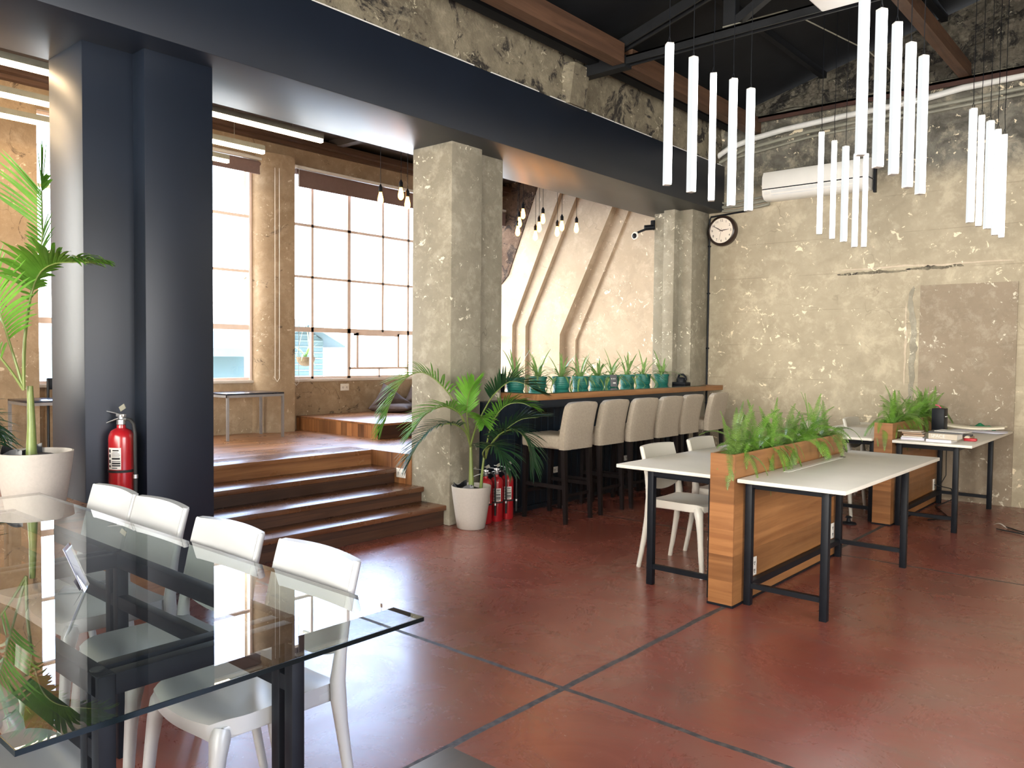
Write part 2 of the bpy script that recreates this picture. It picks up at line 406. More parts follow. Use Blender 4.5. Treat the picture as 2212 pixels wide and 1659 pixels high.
M['ink'] = simple('black_ink', (.02, .02, .022), .7, .2, 20)
M['bluetop'] = simple('dark_laminate_top', (.018, .021, .032), .18, .15, 6, spec=.7)
M['cushion'] = simple('brown_cushion_cloth', (.075, .052, .046), .92, .15, 20, bmp=.3, bscale=90)
M['clockrim'] = simple('bronze_clock_case', (.030, .017, .013), .3, .2, 8, spec=.6)
M['clockface'] = simple('cream_clock_face', (.80, .72, .62), .6, .03, 6)
M['hand'] = simple('dark_clock_hand', (.045, .035, .03), .5, .1, 10)
M['house'] = simple('teal_siding', (.05, .088, .098), .8, .08, 2)
M['houseroof'] = simple('pale_teal_roof', (.085, .125, .135), .8, .08, 2)
M['basket'] = simple('coir_basket', (.10, .07, .04), .95, .3, 30)
M['bookbeige'] = simple('beige_book_cloth', (.50, .44, .355), .75, .04, 20)
M['pages'] = simple('book_pages', (.72, .70, .66), .8, .08, 80)
M['brownbook'] = simple('brown_paper_cover', (.36, .25, .17), .8, .08, 20)
M['lilac'] = simple('pale_lilac_paper', (.62, .61, .70), .8, .05, 20)
M['cream'] = simple('cream_paper_roll', (.72, .66, .52), .8, .05, 20)
M['green'] = simple('green_mesh_cloth', (.012, .16, .07), .8, .2, 20)
M['redplastic'] = simple('red_plastic', (.42, .015, .025), .35, .1, 10)
M['pink'] = simple('pink_plastic', (.65, .09, .16), .5, .1, 10)
M['barpanel'] = simple('navy_panel', (.007, .014, .024), .35, .2, 4)
M['barglass'] = clear('bar_top_glass', (.55, .72, .72), 1.3)
M['signcard'] = simple('charcoal_card', (.09, .09, .10), .6, .1, 20)
M['siding_ink'] = simple('outlet_slot', (.03, .03, .03), .6, .1, 10)

# ------------------------------------------------------------------ the setting
def sbox(name, mat, *boxes, bev=0, smooth=False, **kw):
    b = MB()
    for q in boxes: b.box(*q, bev=bev)
    return struct(b.build(name, M[mat], smooth=smooth), **kw)
sbox('floor', 'floor', (-5.3, 3.75, -4.2, 9.47, -.12, 0), label='red waxed concrete floor with dark grey joints', cat='floor')
XW = -8.17; DZ = .58; ST = [(-4.985, .175), (-5.27, .305), (-5.63, .44), (-5.99, .58)]
sbox('platform', 'deck', (-8.2, -5.99, -4.2, 9.47, .3, DZ), (-5.99, -4.55, -4.2, 2.2, 0, DZ), (-5.99, -5.43, 4.92, 9.47, .2, DZ), (-5.43, -4.97, 5.72, 9.47, .2, DZ),
     label='raised plank floor under the tall windows', cat='platform')
b = MB(); b.box(-5.99, -5.43, 4.895, 4.92, .29, DZ); b.box(-5.45, -5.42, 4.89, 4.92, .29, DZ)
struct(b.build('platform_edge', M['lounge_front'], smooth=False), 'upright boards closing the platform beside the steps', 'trim')
st = struct(thing('stairs', None, None, (-5.4, 3.8, 0)), 'four dark wooden steps up to the plank floor', 'steps')
for i, (x, z) in enumerate(ST):
    xb = ST[i+1][0] if i < 3 else -6.3
    z0 = ST[i-1][1] if i else 0
    y1 = (4.925, 4.905, 4.893, 4.893)[i]
    MB().box(xb-.03, x+.012, 2.69, y1, z-.042, z, bev=.006).build('tread', M['step'] if i < 3 else M['deck'], st)
    MB().box(xb, x-.02, 2.69, y1-.004, z0-.02 if i else 0, z-.042).build('riser', M['riser'], st, smooth=False)
# left wall: sill wall, header, pilasters
WIN = [('window_1', 5.377, 9.35, [5.755, 6.30, 6.845, 7.285, 7.83, 8.375, 8.92], True),
       ('window_2', 2.715, 4.935, [3.33, 3.865, 4.40], False),
       ('added_window', -1.2, .70, [-.72, -.24, .22], False)]  # last one is unseen, added to give light and sized for the column's sheen
sbox('wall_left', 'oldwall', (-8.42, -8.14, -4.2, 9.47, 0, 1.17), (-8.42, -8.10, -4.2, 9.47, 3.68, 3.87), (-8.42, -8.2, -4.2, 9.47, 3.87, 4.4),
     (-8.42, -8.02, .69, 2.715, DZ, 3.7), (-8.42, -8.14, -4.2, -1.2, 1.17, 3.7), (-8.42, -8.12, 9.35, 9.47, 1.17, 3.7),
     label='stained concrete wall with the tall steel windows', cat='wall')
b = MB(); b.prism([(x, y, DZ) for x, y in ((-8.3, 4.935), (-8.15, 4.94), (-8.07, 4.97), (-8.0, 5.04), (-7.965, 5.12), (-7.955, 5.2), (-7.955, 5.377), (-8.3, 5.377))], (0, 0, 3.14))
struct(b.build('pilaster', M['oldwall'], angle=30), 'rounded stained concrete pier between the two windows', 'pier')
sbox('cornice', 'cornice', (-8.15, -8.02, -4.2, 9.47, 3.865, 3.905), (-8.2, -7.94, -4.2, 9.47, 3.905, 3.975), label='dark timber band above the tall windows', cat='trim')
sbox('ceiling', 'loftceil', (-8.4, -4.75, -4.2, 9.6, 4.05, 4.15), label='low brown ceiling over the plank floor', cat='ceiling')
for y in (1.2, 3.55, 6.0, 8.35):
    sbox('ceiling_joist', 'loftceil', (-8.1, -5.6, y-.05, y+.05, 3.96, 4.06), label='ceiling joist over the plank floor', cat='joist')
for name, y0, y1, mul, sub in WIN:
    w = struct(thing(name, None, None, (XW, (y0+y1)/2, 1.17)), 'tall gridded steel window, %s' % {'window_1': 'widest, behind the lounge step', 'window_2': 'beside the navy column', 'added_window': 'unseen, added for daylight left of the leftmost pier'}[name], 'window')
    b = MB(); t = .016; x0, x1 = XW-.02, XW+.02
    for y in [y0+.012, y1-.012]: b.box(x0-.01, x1+.01, y-.014, y+.014, 1.17, 3.68)
    for z, h in ((3.005, .016), (2.394, .014), (1.768, .028), (3.67, .02), (1.19, .015)): b.box(x0, x1, y0, y1, z-h, z+h)
    for k, y in enumerate(mul):
        hw = .025 if k == 1 else .017
        if sub and k == 2:
            b.box(x0, x1, y-hw, y+hw, 1.768, 3.67)
        else:
            b.box(x0, x1, y-hw, y+hw, 1.17, 3.67)
    # rounded corners of the grid: small gussets
    for y in mul:
        for z in (3.005, 2.394):
            b.obox((XW, y, z), (.036, .05, .05), Matrix.Rotation(R(45), 3, 'X'))
    if sub:
        b.box(x0, x1, 6.30, 7.285, 1.285, 1.315); b.box(x0-.01, x1+.01, 6.41, 6.445, 1.3, 1.75); b.box(x0-.01, x1+.01, 7.09, 7.125, 1.3, 1.75)
        b.box(x0-.01, x1+.01, 6.41, 7.125, 1.715, 1.75); b.box(x0, x1, 6.78, 6.80, 1.17, 1.3)
    b.build('frame', M['winframe'], w, smooth=False)
    MB().box(XW-.004, XW+.002, y0, y1, 1.17, 3.68).build('pane', M['pane'], w, smooth=False)
    MB().box(-8.18, -8.125, y0-.02, y1+.02, 1.145, 1.176, bev=.004).build('sill', M['sill'], w)
# long navy beam and what carries it
sbox('ceiling_beam', 'navy', (-5.57, -4.67, -4.2, 9.47, 3.315, 3.885), bev=.006, smooth=True, label='long navy painted beam across the room', cat='beam')
b = MB(); y = 3.3; rr_cap = random.Random(6)
while y < 9.3:
    ln = random.Random(int(y*100)).uniform(.3, .8)
    b.box(-4.70, -4.672, y, min(y+ln, 9.4), 3.884, 3.893); y += ln*rr_cap.uniform(1.05, 1.5)
struct(b.build('beam_cap', M['offwhite'], smooth=False), 'chipped white edge along the top of the navy beam', 'trim')
sbox('navy_column', 'navy', (-5.56, -5.05, 1.955, 2.69, 0, 3.32), (-5.06, -4.893, 2.25, 2.69, 0, 3.32), bev=.004, smooth=True, label='notched navy painted column beside the red extinguisher', cat='column')
sbox('concrete_column', 'column', (-5.43, -4.935, 4.9, 5.28, 0, 3.32), (-5.43, -5.06, 5.27, 5.70, 0, 3.32), bev=.008, smooth=True, label='bare concrete column behind the potted palm', cat='column')
sbox('end_pier', 'column', (-5.205, -5.05, 8.905, 9.47, 0, 3.32), (-5.06, -4.87, 9.03, 9.47, 0, 3.32), (-5.43, -5.195, 9.06, 9.47, DZ, 3.32), bev=.008, smooth=True, label='stepped concrete pier at the end of the navy beam', cat='pier')
# back wall with gable
b = MB(); b.prism([(-8.42, 9.47, 0), (3.75, 9.47, 0), (3.75, 9.47, 4.65), (0, 9.47, 5.63), (-4.72, 9.47, 4.44), (-8.42, 9.47, 4.44)], (0, .25, 0))
struct(b.build('wall_back', M['wall'], smooth=False), 'bare plaster end wall with the clock', 'wall')
# crumbled upper edge of the end wall: a rough concrete crust under the roof
rnd = random.Random(4)
def crust(u, v):
    x = -4.7 + u*4.7; zt_ = 4.455 + .255*(x+4.72); zb_ = 4.44 + .03*mnoise.noise((x*3, 0, 0))
    z = zb_ + (max(zt_, zb_+.01)-zb_)*v
    d = abs(mnoise.fractal((x*4.2, 1.7, z*4.2), .8, 2.1, 5))*.085 + .012
    return (x, 9.468 - d*math.sin(math.pi*min(1, v*1.0+.04))**.4, z)
b = MB(); b.slab(crust, 260, 34, lambda u, v: (0, .06, 0))
struct(b.build('wall_crust', M['gable'], angle=20), 'crumbling scorched concrete below the dark roof', 'wall')
b = MB(); b.box(-2.36, -1.455, 9.458, 9.475, 0, 2.285)
struct(b.build('wall_patch', M['patch'], smooth=False), 'brown plastered infill of an old doorway', 'wall')
def scar(x0, x1, z0, h, seed, mat, label, vert=False):
    r_ = random.Random(seed); n_ = 46; up_, dn_ = [], []
    for i in range(n_+1):
        f = i/n_; env = math.sin(math.pi*min(1, max(0, f)))**.35
        a_ = h*env*(.35+.9*abs(mnoise.noise((f*9, seed, 0)))) + r_.uniform(0, h*.15); b_ = h*env*(.3+.9*abs(mnoise.noise((f*9, seed+7, 0)))) + r_.uniform(0, h*.15)
        dr = h*.7*mnoise.noise((f*4, seed+3, 0)); c_ = x0+(x1-x0)*f
        if vert: up_.append((z0+dr+a_, 9.467, c_)); dn_.append((z0+dr-b_, 9.467, c_))
        else: up_.append((c_, 9.467, z0+dr+a_)); dn_.append((c_, 9.467, z0+dr-b_))
    b = MB(); b.slab(lambda u, v: Vector(dn_[round(u*n_)]).lerp(Vector(up_[round(u*n_)]), v), n_, 1, lambda u, v: (0, .006, 0))
    struct(b.build('plaster_scar', M[mat], smooth=False), label, 'wall')
scar(-3.25, -2.50, 2.45, .028, 3, 'upper', 'long torn scar in the plaster left of the old doorway')
scar(-2.52, -1.95, 2.47, .030, 8, 'upper', 'torn scar in the plaster above the old doorway')
scar(-3.20, -1.50, 2.50, .016, 11, 'ribwall', 'pale torn plaster edge above the old doorway')
scar(.95, 2.28, -2.43, .06, 5, 'column', 'grey skimmed strip along the left edge of the old doorway', True)
scar(1.2, 2.1, -2.50, .018, 6, 'ribwall', 'pale torn plaster edge left of the old doorway', True)
# cream wall with bent stepped ribs behind the bar
def layer(pts, y, mat, label):
    b = MB(); left = -8.13
    poly = [(left, DZ)] + [(p[0], p[1]) for p in pts] + [(left, pts[-1][1])]
    b.prism([(x, y, z) for x, z in poly], (0, 9.5-y, 0))
    struct(b.build('bent_rib', M[mat], smooth=False), label, 'wall rib')
layer([(-6.915, DZ), (-6.915, 1.708), (-5.755, 4.05)], 9.40, 'ribwall', 'rightmost slanting plaster step behind the bar')
layer([(-7.11, DZ), (-7.11, 1.787), (-5.97, 4.05)], 9.28, 'ribwall', 'third slanting plaster step from the window')
layer([(-7.70, DZ), (-7.70, 1.914), (-6.63, 4.05)], 9.21, 'ribwall', 'second slanting plaster step from the window')
layer([(-7.90, DZ), (-7.90, 1.933), (-6.91, 4.05)], 9.14, 'ribwall', 'slanting plaster step nearest the window')
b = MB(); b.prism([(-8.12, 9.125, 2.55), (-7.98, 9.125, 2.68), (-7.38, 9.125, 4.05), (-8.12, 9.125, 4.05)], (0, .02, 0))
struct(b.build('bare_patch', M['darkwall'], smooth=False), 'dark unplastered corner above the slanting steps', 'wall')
sbox('wall_rib_base', 'ribwall', (-8.13, -5.43, 9.445, 9.475, DZ, 4.05), label='cream plaster wall behind the bar', cat='wall')
# upper wall on the beam, roof, truss
b = MB(); n = 160; rr = random.Random(9)
zt = [4.40+rr.uniform(-.02, .025) for _ in range(n+1)]
b.slab(lambda u, v: (-4.72+rr.uniform(-.012, .012), -4.2+u*13.67, 3.885+(zt[round(u*n)]-3.885)*v), n, 8, lambda u, v: (-.2, 0, 0))
struct(b.build('wall_upper', M['upper'], angle=20), 'scorched rough concrete wall above the navy beam', 'wall')
b = MB()
b.prism([(-4.74, 6.10, 3.886), (-4.64, 6.17, 3.886), (-4.64, 6.42, 3.886), (-4.74, 6.5, 3.886)], (.0, .07, .40))
struct(b.build('corbel', M['upper'], smooth=False), 'concrete corbel carrying the dark roof truss', 'corbel')
def roofz(x): return 4.46 + .26*(x+4.72) if x < 0 else 4.46+.26*4.72 - .26*x
b = MB()
b.prism([(-4.95, -4.3, roofz(-4.95)), (0, -4.3, roofz(0)), (0, -4.3, roofz(0)+.06), (-4.95, -4.3, roofz(-4.95)+.06)], (0, 14.0, 0))
b.prism([(3.95, -4.3, roofz(3.95)), (3.95, -4.3, roofz(3.95)+.06), (0, -4.3, roofz(0)+.06), (0, -4.3, roofz(0))], (0, 14.0, 0))
struct(b.build('ceiling_roof', M['roof'], smooth=False), 'dark boarded pitched roof', 'roof')
for x in (-3.45, -2.2, -.95):
    b = MB(); b.box(x-.03, x+.03, -4.2, 9.46, roofz(x)-.075, roofz(x)-.002)
    struct(b.build('roof_batten', M['roof'], smooth=False), 'dark roof batten under the boards', 'batten')
def truss(y, label):
    t = struct(thing('roof_truss', None, None, (0, y, 4.2)), label, 'roof truss')
    b = MB(); b.box(-4.74, 3.6, y-.045, y+.045, 4.285, 4.30); b.box(-4.74, 3.6, y-.045, y-.03, 4.225, 4.30); b.box(-4.74, 3.6, y+.03, y+.045, 4.225, 4.30); b.build('bottom_chord', M['steel_dark'], t, smooth=False)
    b = MB()
    for s in (-.04, .04):
        b.bar((-4.6, y+s, 4.33), (0, y+s, roofz(0)-.09), .02, .09)
        b.bar((0, y+s, roofz(0)-.09), (3.6, y+s, roofz(3.6)-.09), .02, .09)
    b.build('rafter', M['steel_dark'], t, smooth=False)
    for x in (-3.17, -1.6, 0, 1.6):
        MB().box(x-.055, x+.055, y-.04, y+.04, 4.29, roofz(x)-.06).build('post', M['steel_dark'], t, smooth=False)
    for x0, x1 in ((-3.17, -1.6), (-1.6, 0), (0, 1.6)):
        MB().bar((x0, y, 4.32), (x1, y, roofz(x1)-.12), .07, .07).build('brace', M['steel_dark'], t, smooth=False)
    MB().box(-4.76, -4.2, y-.055, y+.055, 4.20, 4.31).build('shoe', M['steel_dark'], t, smooth=False)
truss(6.49, 'dark steel roof truss over the long room, nearest the end wall')
truss(2.6, 'dark steel roof truss overhead')
sbox('roof_beam', 'timber', (-4.33, -4.2, -4.2, 6.42, 4.225, 4.405), label='brown timber wall plate running to the truss', cat='timber beam')
sbox('roof_beam', 'timber', (-4.33, -4.2, 6.56, 9.46, 4.215, 4.395), label='brown timber wall plate between the truss and end wall', cat='timber beam')
sbox('roof_purlin', 'roof', (-4.62, -4.5, -4.2, 9.46, 4.30, 4.42), label='dark plate on top of the scorched wall', cat='timber beam')
sbox('roof_beam', 'timber', (-2.03, -1.93, -4.2, 9.47, 4.40, 4.54), label='brown timber beam meeting the end wall at right', cat='timber beam')
sbox('roof_beam', 'timber', (1.87, 2.04, -4.2, 9.47, 4.40, 4.60), label='brown timber beam on the far right', cat='timber beam')
# unseen sides that let the daylight in
sbox('wall_right', 'wall', (3.6, 3.85, -4.2, 9.5, 0, .8), (3.6, 3.85, -4.2, 9.5, 2.9, 4.8), (3.6, 3.85, -4.2, .4, .8, 2.9), (3.6, 3.85, 4.0, 9.5, .8, 2.9), label='plaster side wall right of the photo', cat='wall')
sbox('wall_front', 'wall', (-8.42, 3.85, -4.35, -4.2, 0, .5), (-8.42, 3.85, -4.35, -4.2, 4.2, 5.8), (-8.42, -4.2, -4.35, -4.2, .5, 4.2), (3.4, 3.85, -4.35, -4.2, .5, 4.2), (-1.7, -1.5, -4.35, -4.2, .5, 4.2), (.8, 1.0, -4.35, -4.2, .5, 4.2), label='plaster wall with window openings behind the viewer', cat='wall')

# ------------------------------------------------------------------ white plastic chairs
def chair_proto(mat):
    root = thing('chair', 'x', 'chair', (0, 0, 0))
    def seat(u, v):
        x = (u-.5)*2; w = .198 + .018*v
        if v > .72: w *= math.sqrt(max(0, 1-((v-.72)/.28)**2*.36))
        y = -.20 + .40*v + .035*(1-x*x)*max(0, v-.3)
        dish = -.014*math.sin(min(1, v*1.1)*math.pi)*(1-x*x) - (.012*((v-.86)/.14)**2 if v > .86 else 0)
        return (x*w, y, .487 + dish + .006*x*x)
    MB().slab(seat, 20, 20, lambda u, v: (0, 0, -.036-.012*(abs(u-.5)*2)**4)).build('seat', M[mat], root, angle=50)
    def zc(z):  # how far the rear profile sits back at height z
        t = (z-.49)/.37
        return -.188 - .035*t - .040*t*t if z > .49 else -.188 - .075*((.49-z)/.49)**1.3
    def back(u, v):
        x = (u-.5)*2; z = .565 + .295*v - .006*(abs(x)**2)*v
        if v < .3: z += .045*(1-v/.3)*(abs(x)**2.2 - .5)
        return (x*.213, zc(z) - .018*(1-x*x) + .012, z)
    MB().slab(back, 20, 12, lambda u, v: (0, -.027, .002)).build('backrest', M[mat], root, angle=50)
    for s in (-1, 1):
        zs = [0, .12, .25, .37, .44, .50, .58, .66, .76, .853]
        pts = [(s*(.222-.012*min(1, z/.45)), zc(z)-.004, z) for z in zs]
        rs = [.0145, .016, .018, .021, .025, .024, .019, .016, .0145, .013]
        MB().tube(pts, rs, 10, 1.15).build('leg', M[mat], root, angle=60)
    for s in (-1, 1):
        pts = [(s*.213, .225, 0), (s*.206, .21, .15), (s*.198, .197, .3), (s*.192, .186, .39), (s*.184, .176, .435), (s*.178, .165, .462)]
        MB().tube(pts, [.0145, .017, .0195, .024, .030, .026], 10, 1.15).build('leg', M[mat], root, angle=60)
    for s in (-1, 1):
        MB().obox((s*.19, -.005, .455), (.022, .36, .04), None, .008).build('side_rail', M[mat], root)
    return root
ch = chair_proto('plastic')
far = [(-2.19, 1.31, 'white plastic chair nearest the right end of the glass table', 178.5),
       (-2.73, 1.30, 'white plastic chair second from the right end of the glass table', 181),
       (-3.36, 1.345, 'white plastic chair in front of the navy column, right of another', 180),
       (-3.82, 1.345, 'white plastic chair in front of the red extinguisher, farthest along the glass table', 180)]
for i, (x, y, lb, a) in enumerate(far):
    if i == 0:
        ch.location = (x, y-.01, 0); ch.rotation_euler = (0, 0, R(a)); ch['label'] = lb; c = ch; ch['group'] = 'white chairs along the far side of the glass table'
    else:
        c = dup(ch, (x, y, 0), R(a), lb)
near = [(-2.14, .60, 'white plastic chair pushed under the near side of the glass table, nearest corner'), (-2.72, .60, 'white plastic chair pushed under the near side of the glass table, second one in'), (-3.50, .60, 'white plastic chair pushed under the near side of the glass table, far end')]
for x, y, lb in near: dup(ch, (x, y, 0), 0, lb, 'white chairs along the near side of the glass table')
dc = chair_proto('deskchair')
dl = [(-2.74, 5.10, 'cream plastic chair at the near left desk, closest to the viewer'), (-2.74, 5.765, 'cream plastic chair at the near left desk, behind the ferns'),
      (-2.72, 8.02, 'cream plastic chair at the far left desk, near its front end'), (-2.60, 8.87, 'cream plastic chair at the far left desk, near the end wall')]
for i, (x, y, lb) in enumerate(dl):
    if i == 0:
        dc.location = (x, y, 0); dc.rotation_euler = (0, 0, R(-90)); dc['label'] = lb; dc['group'] = 'cream chairs at the left desks'
    else: dup(dc, (x, y, 0), R(-90+(3 if i == 1 else 0)), lb)

# ------------------------------------------------------------------ glass table
TX0, TX1, TY0, TY1, TZ = -4.45, -1.606, .496, 1.50, .775
gt = thing('glass_table', 'long glass topped table on a black steel frame', 'table', ((TX0+TX1)/2, 1.0, 0))
MB().box(TX0+.0025, TX1-.0025, TY0+.0025, TY1-.0025, TZ-.012, TZ).build('glass_top', M['glass'], gt, smooth=False)
b = MB(); e = .0025
b.box(TX0, TX1, TY0, TY0+e, TZ-.012, TZ-.0002); b.box(TX0, TX1, TY1-e, TY1, TZ-.012, TZ-.0002); b.box(TX0, TX0+e, TY0+e, TY1-e, TZ-.012, TZ-.0002); b.box(TX1-e, TX1, TY0+e, TY1-e, TZ-.012, TZ-.0002)
b.build('glass_edge', M['glass_edge'], gt, smooth=False)
zt = TZ-.016
for y in (.765, 1.275):
    MB().box(-4.16, -1.88, y-.02, y+.02, zt-.05, zt, bev=.002).build('top_rail', M['black'], gt)
    MB().box(-4.16, -1.88, y-.018, y+.018, zt-.20, zt-.155, bev=.002).build('lower_rail', M['black'], gt)
for xs in (-1.92, -3.02, -4.12):
    for s in (-.032, .032):
        MB().box(xs+s-.019, xs+s+.019, .785, 1.255, zt-.05, zt, bev=.002).build('cross_rail', M['black'], gt)
        for y in (.765, 1.275):
            MB().box(xs+s-.019, xs+s+.019, y-.02, y+.02, 0, zt-.001, bev=.002).build('leg', M['black'], gt)
for x in (-1.92, -3.02, -4.12):
    for y in (.765, 1.275):
        MB().lathe([(.016, 0), (.016, .0035)], (x, y, zt), 16).build('pad', M['rubber'], gt)
# acrylic card holder on the glass
HB = Vector((-2.55, .985, TZ)); hw = Vector((.86, -.5, 0)); hf = Vector((-.5, -.86, 0))
ah = thing('card_holder', 'small slanted clear acrylic card holder standing on the glass table', 'card holder', HB)
def cp(a, f_, z): return HB + hw*a + hf*f_ + Vector((0, 0, z))
b = MB(); b.slab(lambda u, v: cp((u-.5)*.09, .052*v, .002+.135*v), 1, 1, lambda u, v: hf*-.003); b.build('back_plate', M['acrylic'], ah, smooth=False)
b = MB(); b.slab(lambda u, v: cp((u-.5)*.09, .068*v, .0035), 1, 1, lambda u, v: (0, 0, -.003)); b.build('foot', M['acrylic'], ah, smooth=False)
b = MB(); b.slab(lambda u, v: cp((u-.5)*.084, .004+.0495*v, .010+.124*v), 1, 1, lambda u, v: hf*.0008); b.build('card', M['lilac'], ah, smooth=False)  # pale lilac stands in for the sky reflected on the card
b = MB(); b.slab(lambda u, v: cp((u-.5)*.084, .010+.016*v, .006+.030*v), 1, 1, lambda u, v: hf*.0008); b.build('front_lip', M['signcard'], ah, smooth=False)
# corner of a dark wooden table in the foreground
t = thing('wooden_table', 'corner of a dark wooden table at the bottom edge of the photo', 'table', (-.55, .55, 0))
MB().box(-1.035, .1, .1, 1.035, .74, .775, bev=.003).build('tabletop', M['darkwood'], t)
for x in (-.95, .02):
    for y in (.18, .95): MB().box(x-.025, x+.025, y-.025, y+.025, 0, .74).build('leg', M['black'], t)

# ------------------------------------------------------------------ desks and planters
def desk(name_label, x0, x1, y0, y1, ly, lx, group='white desks on black steel legs'):
    d = thing('desk', name_label, 'desk', ((x0+x1)/2, (y0+y1)/2, 0), group)
    z1 = .775
    b = MB()
    b.box(x0, x1, y0, y1, z1-.024, z1, bev=.004)
    b.build('tabletop', M['desktop'], d)
    MB().box(lx[0], lx[1], ly[0]+.03, ly[1]-.03, .70, z1-.024).build('apron', M['black'], d, smooth=False)
    for y in ly:
        for x in lx:
            MB().box(x-.021, x+.021, y-.021, y+.021, 0, z1-.024, bev=.002).build('leg', M['black'], d)
        MB().box(min(lx), max(lx), y-.015, y+.015, .105, .135).build('stretcher', M['black'], d, smooth=False)
        MB().box(min(lx), max(lx), y-.015, y+.015, z1-.06, z1-.024).build('top_rail', M['black'], d, smooth=False)
    xi = lx[1]
    MB().box(xi-.018, xi+.018, ly[0], ly[1], .10, .14).build('stretcher', M['black'], d, smooth=False)
    return d
d = desk('bare white desk right of the near planter, cable slot in its top', -2.082, -1.455, 4.46, 6.49, (4.585, 6.16), (-1.60, -2.055))
MB().box(-2.0, -1.965, 4.95, 5.95, .7745, .7765).build('cable_slot', M['white'], d, smooth=False)
MB().box(-2.0, -1.965, 5.97, 6.01, .7745, .7763).build('slot_notch', M['ink'], d, smooth=False)
desk('white desk left of the near planter, in front of the bar stools', -2.96, -2.252, 4.50, 6.49, (4.563, 6.16), (-2.72, -2.285))
desk('white desk right of the far planter, covered with books', -2.082, -1.455, 7.56, 9.42, (7.70, 9.17), (-1.60, -2.055))
desk('white desk left of the far planter, near the end wall', -2.96, -2.252, 7.56, 9.42, (7.70, 9.17), (-2.72, -2.285))
def outlet(parent, c, axis, w=.07, h=.115, vert=True):
    n = Vector(axis)
    pl = MB(); u = Vector((0, 0, 1)).cross(n)
    rm = Matrix((u, n, Vector((0, 0, 1)))).transposed()
    pl.obox(Vector(c)+n*.004, (w, .008, h), rm, .003)
    o = pl.build('outlet_plate' if parent else 'wall_outlet', M['white'], parent)
    for k in (-1, 1):
        off = Vector((0, 0, 1))*k*.024 if h > w else u*k*.03
        s = MB()
        for q in (-.007, .007): s.obox(Vector(c)+n*.0085+off+u*q, (.0035, .003, .014), rm)
        s.obox(Vector(c)+n*.0085+off-Vector((0, 0, .013)), (.006, .003, .006), rm)
        s.build('socket', M['siding_ink'], o, smooth=False)
    return o
def planter(label, y0, y1):
    p = thing('planter', label, 'planter', (-2.167, (y0+y1)/2, 0), 'tall wooden planter dividers')
    X0, X1, Z = -2.245, -2.090, .918; w = .014
    MB().box(X0, X0+w, y0+w, y1-w, .012, Z).build('side_panel', M['veneer'], p, smooth=False); MB().box(X1-w, X1, y0+w, y1-w, .012, Z).build('side_panel', M['veneer'], p, smooth=False)
    MB().box(X0, X1, y0, y0+w, .012, Z).build('end_panel', M['veneer_end'], p, smooth=False); MB().box(X0, X1, y1-w, y1, .012, Z).build('end_panel', M['veneer_end'], p, smooth=False)
    MB().box(X0-.006, X1+.006, y0-.004, y1+.004, 0, .014).build('plinth', M['black'], p, smooth=False)
    def so(u, v): return (X0+w+(X1-X0-2*w)*u, y0+w+(y1-y0-2*w)*v, .895+.008*math.sin(v*60+u*3)+.005*math.sin(u*9+v*23))
    MB().slab(so, 6, 60, lambda u, v: (0, 0, -.06)).build('soil', M['soil'], p)
    for y in (y0+.29, y1-.19): outlet(p, (X1, y, .2), (1, 0, 0))
    return p
planter('long wooden planter standing nearest, two white desks against it', 4.44, 6.30)
planter('long wooden planter near the end wall, books on the desk beside it', 7.60, 9.28)

# ------------------------------------------------------------------ ferns
def fern(name, base, rnd, mat, n=20, ln=(.20, .36), label='', group='', spread=(.1, 1.45), avoid=None):
    b = MB(); base = Vector(base)
    for k in range(n):
        a = rnd.uniform(0, 2*math.pi); el = rnd.uniform(*spread); l_ = rnd.uniform(*ln)
        d = Vector((math.cos(a)*math.sin(el)*.62, math.sin(a)*math.sin(el), math.cos(el)))
        p = base + Vector((rnd.uniform(-.03, .03), rnd.uniform(-.08, .08), 0)); m = 34; dirv = d.copy(); pts = [p.copy()]
        for i in range(m):
            dirv = (dirv + Vector((0, 0, -.075*rnd.uniform(.5, 1.1)*(.5+el)))).normalized(); p = p + dirv*(l_/m); pts.append(p.copy())
        side0 = dirv.cross(Vector((0, 0, 1)))
        side0 = (side0 if side0.length > .05 else Vector((1, 0, 0))).normalized()
        tw = rnd.uniform(-.7, .7)
        for i in range(2, m+1):
            t = (pts[i]-pts[i-1]).normalized(); sd = (Matrix.Rotation(tw, 3, t) @ side0); sd = (sd - t*sd.dot(t)).normalized(); up = sd.cross(t)
            f = i/m; wl = .034*math.sin(math.pi*min(1, .12+f*.86))**.6*(.6+l_*1.3)*(1.05-f*.3)*rnd.uniform(.85, 1.1)
            bw_ = l_/m*.30
            for s in (-1, 1):
                q = pts[i]; tip = q + sd*s*wl + t*wl*.35 - up*wl*.1
                tip = tip + Vector((0, 0, -.004*rnd.random())); b.poly([q-t*bw_, (q+tip)/2 - t*bw_*.9, tip, (q+tip)/2 + t*bw_*1.1, q+t*bw_*.8])
        b.tube(pts[::3]+[pts[-1]], .0013, 4)
    o = b.build(name, M[mat], None, smooth=False, recalc=False)
    return tag(o, label, 'plant', group)
rnd = random.Random(21)
for i, y in enumerate([4.60, 4.84, 5.10, 5.36, 5.62, 5.88, 6.12]):
    fern('fern', (-2.167, y, .90), rnd, 'fern' if i % 3 else 'fern2', 31, (.2, .36) if i else (.22, .38), 'bright green fern growing in the nearest wooden planter', 'ferns in the near planter')
for i, y in enumerate([7.78, 8.02, 8.27, 8.52, 8.77, 9.02, 9.16]):
    fern('fern', (-2.167, y, .90), rnd, 'fern2' if i % 2 else 'fern', 28, (.2, .36), 'green fern growing in the far wooden planter by the end wall', 'ferns in the far planter')

